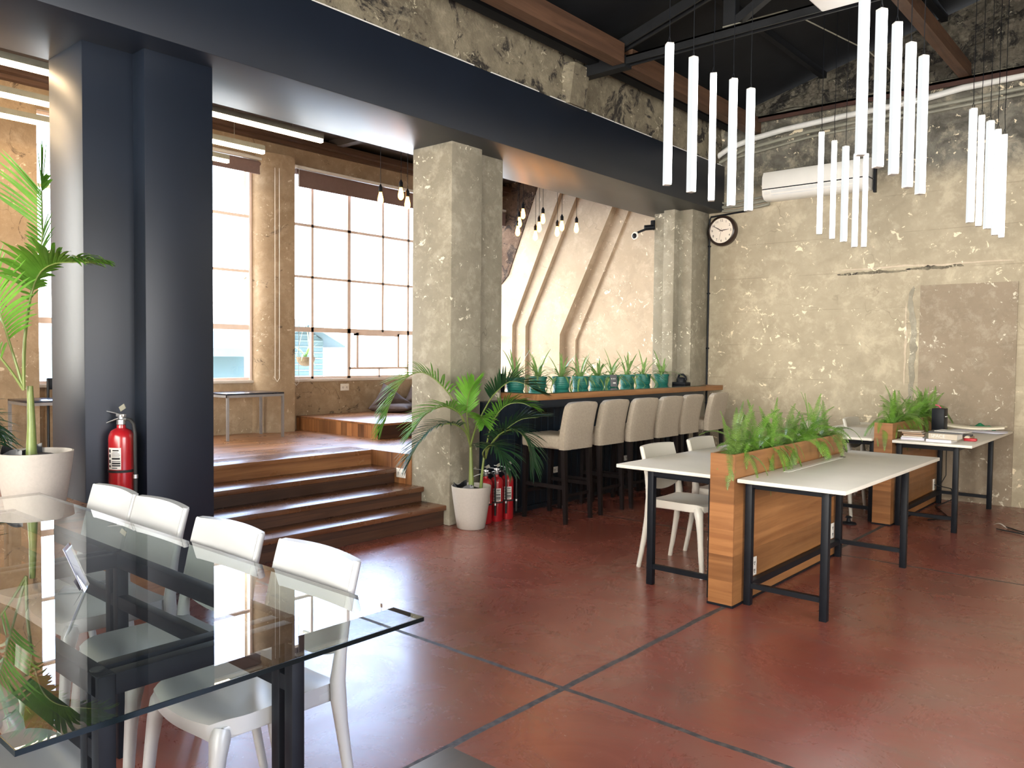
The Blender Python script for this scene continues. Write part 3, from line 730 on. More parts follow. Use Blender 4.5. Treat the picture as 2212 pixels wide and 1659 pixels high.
# ------------------------------------------------------------------ bar counter, stools, pots
bar = thing('bar_counter', 'long bar counter with glass topped wooden worktop and navy panels', 'counter', (-5.0, 7.6, 0))
BX0, BX1, BY0, BY1, BZ = -5.50, -4.635, 5.735, 9.02, 1.14
MB().box(BX0, BX1, BY0, BY1, BZ-.066, BZ-.008, bev=.002).box(-4.86, BX1, 9.0, 9.465, BZ-.066, BZ-.008).build('countertop', M['bartop'], bar)
MB().box(BX0+.005, BX1-.004, BY0+.004, BY1, BZ-.008, BZ).build('glass_sheet', M['barglass'], bar, smooth=False)
b = MB(); b.box(-5.04, -4.905, 5.29, 9.02, 0, 1.064)
y = 5.32
while y < 8.98: b.box(-4.906, -4.893, y, y+.05, .05, 1.05); y += .10
b.build('front_panel', M['barpanel'], bar, smooth=False)
MB().box(-4.905, -4.885, 5.30, 9.02, 0, .045).build('plinth', M['barpanel'], bar, smooth=False)
MB().box(-4.90, -4.66, 5.80, 9.0, 1.0, BZ-.066).build('apron', M['barpanel'], bar, smooth=False)
for y in (6.35, 7.6): outlet(bar, (-4.892, y, .35), (1, 0, 0), .1, .06)

def stool_proto():
    r = thing('bar_stool', 'x', 'bar stool', (0, 0, 0), 'upholstered bar stools along the counter')
    # local: faces +Y; back at y<0
    b = MB(); b.box(-.213, .213, -.20, .24, .655, .775, bev=.028, seg=4); b.build('seat', M['stool'], r, angle=60)
    def bk(u, v):
        x = (u-.5)*.425; z = .655 + .425*v; zz = max(0, z-.76)
        ed = .014*(abs(u-.5)*2)**8 + .012*max(0, (v-.93)/.07)**2
        xx = x*(1 - .05*max(0, (v-.9)/.1)**2)
        return (xx, -.185 - .14*zz - .10*zz*zz*2 - ed, z - .016*(abs(u-.5)*2)**6*max(0, (v-.8)/.2))
    MB().slab(bk, 16, 20, lambda u, v: (0, -.085 + .026*(abs(u-.5)*2)**8 + .02*max(0, (v-.93)/.07)**2, 0)).build('backrest', M['stool'], r, angle=50)
    for sx in (-1, 1):
        for sy, y, fl in ((-1, -.235, .03), (1, .20, .012)):
            b = MB(); x = sx*.188
            b.prism([(x-.021, y-.021, .665), (x+.021, y-.021, .665), (x+.021, y+.021, .665), (x-.021, y+.021, .665)], (0, 0, -.001))
            b = MB()
            top = [(x-.022, y-.022, .665), (x+.022, y-.022, .665), (x+.022, y+.022, .665), (x-.022, y+.022, .665)]
            yb = y + sy*fl
            bot = [(x-.016, yb-.016, 0), (x+.016, yb-.016, 0), (x+.016, yb+.016, 0), (x-.016, yb+.016, 0)]
            va = [b.bm.verts.new(p) for p in top]; vb = [b.bm.verts.new(p) for p in bot]
            b.bm.faces.new(va); b.bm.faces.new(vb[::-1])
            for i in range(4): b.bm.faces.new((va[i], vb[i], vb[(i+1) % 4], va[(i+1) % 4]))
            b.build('leg', M['espresso'], r, smooth=False)
    for sx in (-1, 1): MB().box(sx*.188-.011, sx*.188+.011, -.24, .205, .30, .335).build('stretcher', M['espresso'], r, smooth=False)
    MB().box(-.18, .18, .195, .215, .23, .26).build('stretcher', M['espresso'], r, smooth=False)
    MB().box(-.18, .18, -.255, -.235, .23, .255).build('stretcher', M['espresso'], r, smooth=False)
    return r
sp = stool_proto()
so_ = ['nearest the potted palm, its seat in full view', 'second from the potted palm', 'third from the potted palm', 'fourth from the potted palm', 'second from the end wall', 'nearest the end wall']
for i, y in enumerate([5.855, 6.39, 6.89, 7.40, 7.91, 8.53]):
    lb = 'taupe upholstered bar stool ' + so_[i]; dx = [0, 0, .03, .03, 0, 0][i]
    if i == 0: sp.location = (-4.515, y, 0); sp.rotation_euler = (0, 0, R(90)); sp['label'] = lb
    else: dup(sp, (-4.515+dx, y, 0), R([0, 91, 89, 90, 92, 93][i]), lb)

def spider(rnd, parent, base, n=18, up=None):
    b = MB(); base = Vector(base)
    for k in range(n):
        a = 2*math.pi*k/n + rnd.uniform(-.3, .3); l_ = rnd.uniform(.20, .36); el = rnd.uniform(.2, 1.25)
        d = Vector((math.cos(a)*math.sin(el), math.sin(a)*math.sin(el), math.cos(el))); p = base + Vector((rnd.uniform(-.02, .02), rnd.uniform(-.02, .02), 0))
        m = 9; sd = d.cross(Vector((0, 0, 1))).normalized(); prev = None; w0 = rnd.uniform(.008, .0125)
        for i in range(m+1):
            f = i/m; w = w0*(math.sin(math.pi*(.12+.86*f))**.6)
            v1 = b.bm.verts.new(p + sd*w + Vector((0, 0, .002))); v2 = b.bm.verts.new(p - sd*w + Vector((0, 0, .002))); vm = b.bm.verts.new(p)
            if prev: b.bm.faces.new((prev[0], prev[1], vm, v1)); b.bm.faces.new((prev[1], prev[2], v2, vm))
            prev = (v1, vm, v2)
            d = (d + Vector((0, 0, -.16*rnd.uniform(.5, 1.2)*(.4+el)))).normalized(); p = p + d*(l_/m)
    b.tube([base-Vector((0, 0, .02)), base+Vector((.004, 0, .05))], .006, 5)
    return b.build('foliage', M['spider'], parent, smooth=True, recalc=False)
pots = [(-5.155, 6.02), (-5.26, 6.50), (-5.12, 6.72), (-5.10, 7.04), (-5.17, 7.45), (-5.20, 7.78), (-5.22, 8.15), (-5.26, 8.57), (-5.16, 8.84)]
names = ['nearest the concrete column', 'second from the concrete column', 'third from the concrete column', 'fourth from the concrete column', 'in the middle of the row of nine', 'behind the small card sign', 'third from the far end of the row', 'second from the far end of the row', 'at the far end of the row']
rnd = random.Random(5)
for (x, y), nm in zip(pots, names):
    t = thing('potted_spider_plant', 'teal plastic pot with a spider plant, '+nm, 'potted plant', (x, y, BZ), 'teal pots on the bar counter')
    q = .85 + rnd.uniform(-.03, .05)
    prof = [(.088, 0), (.092, .004), (.10, .03), (.102, .07), (.104, .105), (.112, .106), (.114, .128), (.107, .13), (.102, .118), (.099, .1)]
    MB().lathe([(r_*q, z) for r_, z in prof], (x, y, BZ), 30).build('pot', M['teal'], t, angle=50)
    b = MB()
    for z in (.03, .05, .07, .088): b.lathe([(.1005*q+.001, z-.003), (.1035*q+.001, z), (.1005*q+.001, z+.003)], (x, y, BZ), 30)
    b.build('rib', M['teal'], t)
    MB().lathe([(.097*q, .098), (.094*q, .112)], (x, y, BZ), 20).build('soil', M['soil'], t)
    spider(rnd, t, (x, y, BZ+.11), rnd.randint(24, 32))
t = thing('table_sign', 'small charcoal card sign standing on the bar among the teal pots', 'sign', (-4.98, 7.5, BZ), )
rz = Matrix.Rotation(R(52), 3, 'Z')
MB().obox((-4.98, 7.5, BZ+.004), (.085, .05, .006), rz).build('foot', M['acrylic'], t, smooth=False)
rc = rz @ Matrix.Rotation(R(-12), 3, 'X')
cd = MB().obox((-4.985, 7.503, BZ+.075), (.078, .005, .135), rc, .001).build('card', M['signcard'], t)
b = MB()
for k in (-1, 0, 1): b.obox(Vector((-4.985, 7.503, BZ+.075)) + rc @ Vector((k*.019-.004, -.003, .022)), (.008, .001, .014), rc)
b.obox(Vector((-4.985, 7.503, BZ+.075)) + rc @ Vector((.006, -.003, -.026)), (.032, .001, .012), rc)
b.build('print', M['paper'], cd, smooth=False)
t = thing('desk_device', 'black desk telephone like device on a flat base at the far end of the bar', 'device', (-5.10, 8.55+.35, BZ))
t['label'] = 'small black rounded device on a flat black base at the far end of the bar'
bx, by = -4.93, 8.93
t.location = (bx, by, BZ); ORIG[t] = Vector((bx, by, BZ))
MB().box(bx-.09, bx+.09, by-.07, by+.07, BZ, BZ+.032, bev=.004).build('base', M['black'], t)
MB().lathe([(.062, .032), (.06, .07), (.05, .088), (.02, .094)], (bx, by, BZ), 24).build('body', M['black'], t)
MB().tube([(bx-.045, by, BZ+.085), (bx-.03, by, BZ+.125), (bx+.02, by, BZ+.128), (bx+.055, by, BZ+.10), (bx+.062, by, BZ+.06)], .014, 10).build('handle', M['black'], t)
t = thing('black_box', 'black box with a pink item on top at the column end of the bar', 'box', (-5.26, 5.93, BZ))
MB().box(-5.36, -5.23, 5.80, 5.95, BZ, BZ+.155, bev=.004).build('body', M['black'], t)
MB().box(-5.37, -5.22, 5.79, 5.96, BZ+.155, BZ+.165, bev=.003).build('lid', M['black'], t)
MB().box(-5.30, -5.26, 5.86, 5.90, BZ+.165, BZ+.205, bev=.012).build('pink_item', M['pink'], t)

# ------------------------------------------------------------------ fire extinguishers
def extinguisher(label, c, r, h, lever=True, group=None, face=0, lbl_a=None):
    x, y, z = c
    t = thing('fire_extinguisher', label, 'fire extinguisher', c, group)
    MB().lathe([(r*.93, 0), (r, .012), (r, h*.86), (r*.96, h*.91), (r*.78, h*.965), (r*.36, h), (r*.34, h*1.04)], c, 32).build('cylinder', M['red'], t, angle=40)
    MB().lathe([(r*1.012, h*.41), (r*1.02, h*.415), (r*1.02, h*.44), (r*1.012, h*.445)], c, 32).build('strap', M['rubber'], t)
    hz = z + h*1.04
    rt = Matrix.Rotation(face, 3, 'Z')
    def P(a, b_, d): v = rt @ Vector((a, b_, 0)); return (x+v.x, y+v.y, hz+d)
    MB().lathe([(r*.3, 0), (r*.36, .005), (r*.36, .03), (r*.22, .036), (r*.2, .06)], (x, y, hz), 18).build('valve', M['chrome'], t)
    k = r/.073
    MB().bar(P(.02*k, 0, .062*k), P(-.15*k, 0, .085*k), .016*k, .006*k, .002).bar(P(.03*k, 0, .055*k), P(-.03*k, 0, .06*k), .022*k, .02*k, .002).build('lever', M['chrome'], t)
    MB().bar(P(.0, 0, .045*k), P(-.165*k, 0, -.012*k), .018*k, .007*k, .002).build('handle', M['chrome'], t)
    MB().obox(P(.02*k, -.01, .105*k), (.045*k, .004, .03*k), rt @ Matrix.Rotation(R(-30), 3, 'Y')).build('tag', M['greypipe'], t)
    MB().tube([P(.015*k, 0, .035*k), P(.05*k, 0, .035*k)], .008*k, 10).build('hose_fitting', M['chrome'], t)
    MB().tube([P(.045*k, 0, .035*k), P(.07*k, 0, .033*k), P(.095*k, 0, .01*k), P(.105*k, 0, -.05*k), P(.105*k, 0, -.2*k), P(.106*k, 0, -.30*k)], .0105*k, 10).tube([P(.106*k, 0, -.31*k), P(.106*k, 0, -.43*k)], [.013*k, .011*k], 10).build('hose', M['rubber'], t)
    MB().tube([P(.106*k, 0, -.295*k), P(.106*k, 0, -.318*k)], .0145*k, 12).build('hose_ring', M['chrome'], t)
    a0 = face + R(-105) if lbl_a is None else lbl_a
    def lab(u, v):
        a = a0 + (u-.5)*1.15; return (x+math.cos(a)*r*1.006, y+math.sin(a)*r*1.006, z+h*(.455+.29*v))
    def labn(u, v):
        a = a0 + (u-.5)*1.15; return (-math.cos(a)*.0006, -math.sin(a)*.0006, 0)
    o = MB().slab(lab, 12, 1, labn).build('label_sticker', M['paper'], t)
    b = MB()
    rg = random.Random(3)
    for v0, v1, u0, u1 in ((.05, .09, .35, .75), (.15, .22, .35, .95), (.25, .33, .35, .95), (.37, .40, .35, .95), (.46, .55, .35, .93), (.6, .62, .35, .9), (.66, .68, .35, .95), (.72, .74, .35, .9), (.78, .80, .4, .8), (.85, .91, .4, .85), (.1, .2, .05, .25), (.3, .45, .05, .25), (.55, .7, .05, .25), (.78, .92, .05, .25)):
        def q(u, v, u0=u0, u1=u1, v0=v0, v1=v1):
            a = a0 + (u0+(u1-u0)*u-.5)*1.15; return (x+math.cos(a)*r*1.009, y+math.sin(a)*r*1.009, z+h*(.455+.29*(v0+(v1-v0)*v)))
        b.slab(q, 5, 1, labn)
    b.build('print', M['ink'], o, smooth=False)
    return t
extinguisher('large red fire extinguisher standing in the notch of the navy column', (-4.955, 2.125, DZ), .073, .45, face=R(22), lbl_a=R(-58))
for i, (y, nm) in enumerate(((5.215, 'nearest the pale pot, mostly behind it'), (5.36, 'in the middle of three beside the bar'), (5.505, 'rightmost of three beside the bar'))):
    extinguisher('small red fire extinguisher '+nm, (-4.80, y, 0), .060, .40, group='small extinguishers behind the pale plant pot', face=R(50), lbl_a=R(-40))

# ------------------------------------------------------------------ palms
def frond(pts, n, ln, mat, parent, rnd, side_amt=(1, 1), droop=.35, start=.3, width=.0062, name='frond', up=(0, 0, 1), fwd=.6):
    n = int(n*1.2); P = [Vector(p) for p in pts]
    # smooth curve through control points (Catmull-Rom)
    def cr(t):
        k = min(int(t), len(P)-2); f = t-k
        p0, p1, p2, p3 = P[max(k-1, 0)], P[k], P[k+1], P[min(k+2, len(P)-1)]
        return .5*((2*p1)+(p2-p0)*f+(2*p0-5*p1+4*p2-p3)*f*f+(3*p1-p0-3*p2+p3)*f**3)
    m = 40; C = [cr(i/m*(len(P)-1)) for i in range(m+1)]
    b = MB()
    up = Vector(up)
    for i in range(n):
        f = start + (1-start)*i/(n-1); k = f*m; j = min(int(k), m-1); q = C[j].lerp(C[j+1], k-j); t = (C[j+1]-C[j]).normalized()
        sd = t.cross(up); sd = sd.normalized() if sd.length > .05 else Vector((1, 0, 0)); nn = sd.cross(t)
        g = (f-start)/(1-start)
        l_ = ln*(.45+.75*math.sin(math.pi*min(1, .15+g*.72)))*rnd.uniform(.88, 1.08)
        for s in (0, 1):
            if side_amt[s] <= 0: continue
            sg = -1 if s == 0 else 1
            d = (sd*sg*(1-.45*g) + t*(fwd+g*.6) + nn*.42 + Vector((rnd.uniform(-.08, .08), rnd.uniform(-.08, .08), rnd.uniform(-.08, .08)))).normalized()
            p = q.copy(); prev = None; ls = l_*side_amt[s]; w0 = width*rnd.uniform(.8, 1.1)
            for e in range(6):
                h = e/5; w = w0*(.35+1.0*math.sin(math.pi*min(1, .18+h*.80)))*(1 if e < 5 else .1)
                wd = d.cross(nn); wd = wd.normalized() if wd.length > .05 else sd
                v1 = b.bm.verts.new(p+wd*w+nn*w*.35); vm = b.bm.verts.new(p); v2 = b.bm.verts.new(p-wd*w+nn*w*.35)
                if prev: b.bm.faces.new((prev[0], prev[1], vm, v1)); b.bm.faces.new((prev[1], prev[2], v2, vm))
                prev = (v1, vm, v2)
                d = (d+Vector((0, 0, -droop*rnd.uniform(.5, 1.4)*.26))).normalized(); p = p + d*(ls/5)
    o = b.build(name, M[mat], parent, smooth=True, recalc=False)
    MB().tube(C[::2], [.0085*(1-.82*i/(len(C[::2])-1)) for i in range(len(C[::2]))], 7).build('rachis', M['palmstem'], o)
    return o
CAM = Vector((0, 0, 1.5))
def plantpot(root, x, y, z, rr_, h):
    MB().lathe([(rr_*.66, 0), (rr_*.70, .006), (rr_*.80, h*.3), (rr_*.92, h*.68), (rr_*.985, h*.93), (rr_, h), (rr_*.955, h+.001), (rr_*.93, h*.9), (rr_*.9, h*.8)], (x, y, z), 48).build('pot', M['pot'], root, angle=50)
    def so(u, v):
        a = 2*math.pi*u; q = rr_*.91*v; return (x+math.cos(a)*q, y+math.sin(a)*q, z+h*.9+.012*math.sin(a*3)*v+.02*(1-v))
    MB().slab(so, 24, 6, lambda u, v: (0, 0, -.03)).build('soil', M['soil'], root, recalc=True)
    # rim of the plastic liner bag standing above the soil
    b = MB(); rb = random.Random(8)
    def lin(u, v):
        a = R(150) + R(170)*u; q = rr_*(.90-.03*v+.02*math.sin(u*19)); return (x+math.cos(a)*q, y+math.sin(a)*q, z+h*.88+.055*v*(1+.35*math.sin(u*13+2)))
    b.slab(lin, 30, 3, lambda u, v: (.002, .002, 0)); b.build('liner_bag', M['bag'], root)
# palm by the concrete column
px_, py_ = -4.755, 4.985
PALM_B = [  # (control points as offsets in x,y,z from the pot centre), leaflets, length, material, side amounts, droop, start
 ]
root = thing('potted_palm', 'potted palm in a pale pot in front of the concrete column', 'potted plant', (px_, py_, 0))
plantpot(root, px_, py_, 0, .172, .365)
MB().tube([(px_, py_, .30), (px_+.003, py_-.005, .42), (px_-.005, py_, .55), (px_-.012, py_, .72)], [.026, .022, .017, .013], 12).build('trunk', M['palmstem'], root)
MB().tube([(px_+.06, py_+.05, .30), (px_+.075, py_+.05, .45), (px_+.09, py_+.06, .62)], [.016, .013, .009], 10).build('trunk', M['palmstem'], root)
rnd = random.Random(12)
ex = Vector((.757, .653, 0)); ey = Vector((-.653, .757, 0))   # along the picture's width and away from the viewer
def O(a, z, d=0): return Vector((px_, py_, 0)) + ex*a + ey*d + Vector((0, 0, z))
T0 = O(-.012, .70)
frond([T0, O(-.09, .98, -.05), O(-.22, 1.20, -.14), O(-.40, 1.34, -.20), O(-.56, 1.27, -.24), O(-.67, 1.06, -.26), O(-.70, .94, -.26)], 34, .27, 'palm', root, rnd, (1, 1), .30, .30)
frond([T0, O(-.07, .95, -.10), O(-.20, 1.06, -.24), O(-.36, 1.00, -.34), O(-.46, .86, -.38)], 26, .22, 'palm', root, rnd, (1, 1), .35, .30)
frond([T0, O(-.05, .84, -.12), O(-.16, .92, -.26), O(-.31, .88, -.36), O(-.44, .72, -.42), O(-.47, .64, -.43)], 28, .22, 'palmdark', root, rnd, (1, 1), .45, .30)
frond([T0, O(-.03, .88, -.04), O(-.04, 1.02, -.08), O(-.02, 1.16, -.14), O(.02, 1.24, -.20)], 15, .17, 'palm', root, rnd, (1, 1), .12, .45, .0075, fwd=.9)
frond([T0, O(.03, .85, -.10), O(.07, .95, -.22), O(.10, .98, -.33), O(.12, .93, -.42)], 16, .15, 'palm', root, rnd, (1, 1), .3, .45)
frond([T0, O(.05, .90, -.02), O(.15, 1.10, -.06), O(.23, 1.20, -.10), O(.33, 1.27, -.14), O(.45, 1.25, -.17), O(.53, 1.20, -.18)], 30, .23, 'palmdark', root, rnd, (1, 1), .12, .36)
T1 = O(.12, .60, -.01)
frond([T1, O(.14, .78, -.04), O(.20, .96, -.08), O(.30, 1.07, -.12), O(.42, 1.09, -.15), O(.50, 1.06, -.17)], 26, .19, 'palm', root, rnd, (.85, 1), .3, .32)
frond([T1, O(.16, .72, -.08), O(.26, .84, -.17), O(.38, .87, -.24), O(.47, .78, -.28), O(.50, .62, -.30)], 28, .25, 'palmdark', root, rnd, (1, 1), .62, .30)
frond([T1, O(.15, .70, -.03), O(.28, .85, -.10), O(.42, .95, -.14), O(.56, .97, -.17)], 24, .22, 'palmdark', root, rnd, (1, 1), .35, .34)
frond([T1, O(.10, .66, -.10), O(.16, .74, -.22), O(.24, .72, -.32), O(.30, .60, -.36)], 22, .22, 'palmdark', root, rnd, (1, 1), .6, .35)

# palm on the platform at left
px_, py_ = -4.76, 1.585
root = thing('potted_palm', 'tall potted palm in a pale pot at the left edge beside the navy column', 'potted plant', (px_, py_, DZ))
plantpot(root, px_, py_, DZ, .186, .37)
MB().tube([(px_-.02, py_, DZ+.31), (px_-.035, py_-.005, DZ+.36), (px_-.045, py_, DZ+.52), (px_-.06, py_, DZ+.72)], [.034, .027, .020, .015], 12).build('trunk', M['palmstem'], root)
T0 = O(-.055, DZ+.70)
frond([T0, O(-.045, 1.55), O(.0, 1.85), O(.05, 2.07), O(.055, 2.28), O(.05, 2.40)], 30, .34, 'palm', root, rnd, (1, .25), .18, .34, fwd=.35)
frond([T0, O(-.04, 1.50, -.02), O(.0, 1.72, -.04), O(.06, 1.88, -.06), O(.15, 1.945, -.08), O(.28, 1.955, -.10), O(.40, 1.95, -.12)], 30, .27, 'palm', root, rnd, (.5, 1), .5, .42, .0085)
frond([T0, O(-.10, 1.48, -.02), O(-.13, 1.66, -.06), O(-.16, 1.82, -.10), O(-.22, 1.9, -.15)], 22, .26, 'palm', root, rnd, (1, 1), .4, .35)
frond([T0, O(-.12, 1.42, -.05), O(-.22, 1.58, -.12), O(-.36, 1.66, -.18), O(-.48, 1.60, -.22)], 24, .25, 'palm', root, rnd, (1, 1), .4, .3)
# second plant at the very left edge, only its leaf tips reach in
px_, py_ = -5.62, 1.45
root = thing('potted_palm', 'low leafy plant at the extreme left edge, only leaf tips in view', 'potted plant', (px_, py_, DZ))
plantpot(root, px_, py_, DZ, .14, .26)
for k, (a, z, d) in enumerate(((.16, .50, .0), (.20, .42, -.05), (.10, .58, .02), (-.1, .55, .0), (.05, .5, .14))):
    frond([O(0, DZ+.24), O(a*.4, DZ+z*.8, d*.5), O(a, DZ+z, d), O(a*1.6, DZ+z-.08, d*1.5)], 12, .16, 'palmdark', root, rnd, (1, 1), .5, .35)

# ------------------------------------------------------------------ lights that hang in the room
def tube_proto():
    r = thing('tube_light', 'x', 'pendant light', (0, 0, 0))
    b = MB(); b.box(-.0235, .0235, -.0235, .0235, -.895, -.005, bev=.003)
    o = b.build('diffuser', M['tube'], r)
    o.data.materials.append(M['tube_side'])
    for p_ in o.data.polygons:
        if abs(p_.normal.x) > .7: p_.material_index = 1
    for z0, z1 in ((-.902, -.894), (-.006, .002)): MB().box(-.0225, .0225, -.0225, .0225, z0, z1).build('end_cap', M['offwhite'], r, smooth=False)
    b = MB(); b.tube([(-.012, 0, 0), (0, 0, .05)], .0022, 5).tube([(.012, 0, 0), (0, 0, .05)], .0022, 5); b.build('hanger', M['black'], r)
    b = MB(); rr = random.Random(2); b.tube([(rr.uniform(-.003, .003), rr.uniform(-.003, .003), .05+i*.148) for i in range(11)], .0028, 5); b.build('wire', M['black'], r)
    return r
tp = tube_proto(); first = True
rows = [('near left desk', 3.505, [(-2.68, 4.62), (-2.68, 4.94), (-2.73, 5.33), (-2.63, 5.44), (-2.63, 5.73)], [18, 45, 0, 25, 40]),
        ('near right desk', 3.50, [(-1.46, 4.57), (-1.48, 4.94), (-1.47, 5.21), (-1.47, 5.51), (-1.47, 5.81)], [20, 40, 25, 45, 40]),
        ('far left desk', 3.495, [(-2.65, 7.24), (-2.67, 7.62), (-2.66, 7.90), (-2.63, 8.12), (-2.57, 8.21)], [0, 2, 35, 15, 5]),
        ('far right desk', 3.49, [(-1.47, 7.29), (-1.46, 7.56), (-1.44, 7.79), (-1.42, 8.00), (-1.41, 8.24)], [22, 0, 30, 10, 0])]
ordn = ['nearest in its row of five', 'second in its row of five', 'middle of its row of five', 'fourth in its row of five', 'last in its row of five']
for where, z, xy, rz in rows:
    for k, (x, y) in enumerate(xy):
        lb = 'glowing square tube light over the %s, %s' % (where, ordn[k]); g = 'tube lights over the '+where
        zz = z + [0, .005, .01, -.02, -.015][k]; az = math.atan2(-x, y) + R(rz[k])
        if first:
            tp.location = (x, y, zz); tp.rotation_euler = (0, 0, az); tp['label'] = lb; tp['group'] = g; first = False
        else: dup(tp, (x, y, zz), az, lb, g)
LZ = 3.35
for x, y1, nm in ((-5.95, 4.30, 'nearest the navy beam'), (-6.715, 4.20, 'in the middle of three'), (-7.31, 4.18, 'nearest the windows')):
    t = thing('linear_light', 'warm glowing linear light over the plank floor, '+nm, 'pendant light', (x, y1-1.5, LZ), 'linear lights over the plank floor')
    MB().box(x-.02, x+.02, y1-3.2, y1, LZ-.012, LZ+.02, bev=.004).build('diffuser', M['linear'], t)
    MB().box(x-.022, x+.022, y1-3.2, y1+.002, LZ+.02, LZ+.065).build('housing', M['greypipe'], t, smooth=False)
    for y in (y1-.3, y1-2.2): MB().tube([(x, y, LZ+.06), (x, y, 4.05)], .002, 5).build('wire', M['greypipe'], t)
def bulb_proto():
    r = thing('pendant_bulb', 'x', 'pendant light', (0, 0, 0))
    MB().lathe([(.004, 0), (.014, .004), (.024, .018), (.028, .034), (.0275, .05), (.022, .078), (.0155, .104), (.0135, .118)], (0, 0, 0), 20).build('glass_bulb', M['bulb'], r)
    MB().lathe([(.0145, .116), (.0185, .12), (.019, .165), (.012, .175), (.006, .19)], (0, 0, 0), 16).build('socket', M['black'], r)
    MB().tube([(0, 0, .185), (0, 0, 1.5)], .0026, 5).build('cord', M['black'], r)
    return r
bp = bulb_proto()
bl = [(-5.961, 4.972, 2.90, 'leftmost of three left of the concrete column'), (-5.816, 5.099, 2.945, 'middle of three left of the concrete column'), (-5.767, 5.138, 2.86, 'half hidden against the concrete column'),
      (-6.05, 7.17, 3.05, 'highest of the trio just right of the column'), (-6.07, 7.13, 2.95, 'middle of the trio just right of the column'), (-6.08, 7.115, 2.85, 'lowest of the trio just right of the column'),
      (-5.93, 7.255, 2.80, 'lowest of the middle cluster of three'), (-5.90, 7.285, 2.90, 'middle one of the middle cluster'), (-5.87, 7.315, 2.995, 'highest of the middle cluster of three'),
      (-5.74, 7.42, 2.85, 'lower of the pair near the right'), (-5.70, 7.455, 2.915, 'upper of the pair near the right'), (-5.62, 7.68, 2.915, 'alone at the far right')]
for i, (x, y, z, nm) in enumerate(bl):
    lb = 'glowing filament bulb, '+nm
    f = 1.0 if i < 3 else 1.06
    if i >= 3: x, y, z = x*.99, y*.99, z
    if x > -5.59: x = -5.6
    if i == 0: bp.location = (x, y, z); bp['label'] = lb; bp['group'] = 'bare bulbs hung behind the beam'
    else: dup(bp, (x, y, z), i*.5, lb)

# ------------------------------------------------------------------ roller blinds
def blind(label, y0, y1, zb=3.42, z1=3.635, chain=None):
    t = thing('roller_blind', label, 'roller blind', (-8.09, (y0+y1)/2, z1), 'roller blinds at the tall windows')
    MB().box(-8.12, -8.03, y0, y1, z1-.005, z1+.025, bev=.004).build('headrail_glare', M['white'], t)  # white colour stands in for the bright strip of daylight above the blind
    MB().tube([(-8.075, y0, z1-.04), (-8.075, y1, z1-.04)], .032, 16).build('roller', M['blind'], t)
    MB().box(-8.046, -8.042, y0+.02, y1-.02, zb+.014, z1-.04).build('cloth', M['blind'], t, smooth=False)
    MB().box(-8.052, -8.036, y0+.02, y1-.02, zb, zb+.016).build('hem_bar', M['blind'], t, smooth=False)
    if chain:
        y, zl = chain
        MB().tube([(-8.03, y, z1-.02), (-8.028, y, zl+.03), (-8.02, y+.02, zl), (-8.012, y+.05, zl+.03), (-8.01, y+.05, z1-.02)], .0028, 5).build('chain', M['white'], t)
    return t
blind('mauve roller blind at the top of the wide window, left one', 5.465, 7.38, chain=(5.42, 1.11))
blind('mauve roller blind at the top of the wide window, right one by the slanting wall', 7.42, 9.33)
blind('mauve roller blind at the top of the window beside the navy column', 3.1, 5.0, 3.47, 3.63, chain=None)
t = blind('mauve roller blind above the window at the left edge', 2.86, 3.06, 3.45, 3.62, chain=None)
b = MB(); b.tube([(-7.93, 5.10, 3.55), (-7.93, 5.10, 1.20), (-7.925, 5.125, 1.16), (-7.92, 5.15, 1.20), (-7.92, 5.15, 3.55)], .003, 5)
tag(b.build('blind_chain', M['white'], None), 'white beaded pull chain hanging on the stained pier', 'chain')

# ------------------------------------------------------------------ end wall: clock, air conditioner, pipes, spotlight
YB = 9.47
cx, cz, cr_ = -4.66, 3.075, .188
t = thing('wall_clock', 'round bronze rimmed wall clock with cream face', 'clock', (cx, YB, cz))
rx = Matrix.Rotation(R(90), 3, 'X')
MB().lathe([(cr_*.93, 0), (cr_*1.0, .012), (cr_*1.02, .05), (cr_*1.0, .075), (cr_*.93, .095), (cr_*.86, .10), (cr_*.83, .094), (cr_*.825, .08)], (cx, YB, cz), 56, rx).build('case', M['clockrim'], t)
MB().lathe([(cr_*.835, .079), (cr_*.835, .084)], (cx, YB, cz), 48, rx).build('dial', M['clockface'], t)
for k in range(1, 13):
    a = R(90-30*k); rr_ = cr_*.67
    mt = Matrix.Translation((cx+rr_*math.cos(a), YB-.0845, cz+rr_*math.sin(a))) @ Matrix.Rotation(R(90), 4, 'X')
    text_part(str(k), .042, M['hand'], t, mt, 'numeral')
def hand(ang, l0, l1, w, dd, name):
    a = R(ang); d = Vector((math.sin(a), 0, math.cos(a))); n = Vector((math.cos(a), 0, -math.sin(a))); c = Vector((cx, YB-.087-dd, cz))
    MB().prism([c-d*l0-n*w*.5, c-d*l0+n*w*.5, c+d*l1*.35+n*w, c+d*l1+n*w*.25, c+d*l1-n*w*.25, c+d*l1*.35-n*w], (0, -.0015, 0)).build(name, M['hand'], t, smooth=False)
hand(300, .025, .135, .006, 0, 'minute_hand'); hand(84, .03, .105, .006, .002, 'hour_hand'); hand(192, .03, .12, .001, .004, 'second_hand')
t = thing('air_conditioner', 'white split air conditioner on the end wall behind the tube lights', 'air conditioner', (-3.47, YB, 3.55))
def acp(prof, x0, x1): 
    b = MB(); b.prism([(x0, YB-d, z) for d, z in prof], (x1-x0, 0, 0)); return b
acp([(0, 3.71), (.10, 3.715), (.16, 3.70), (.195, 3.64), (.20, 3.56), (.197, 3.50), (0, 3.50)], -4.09, -2.88).build('front_panel', M['white'], t)
acp([(0, 3.50), (.192, 3.50), (.192, 3.487), (0, 3.487)], -4.085, -2.885).build('vent_gap', M['black'], t, smooth=False)
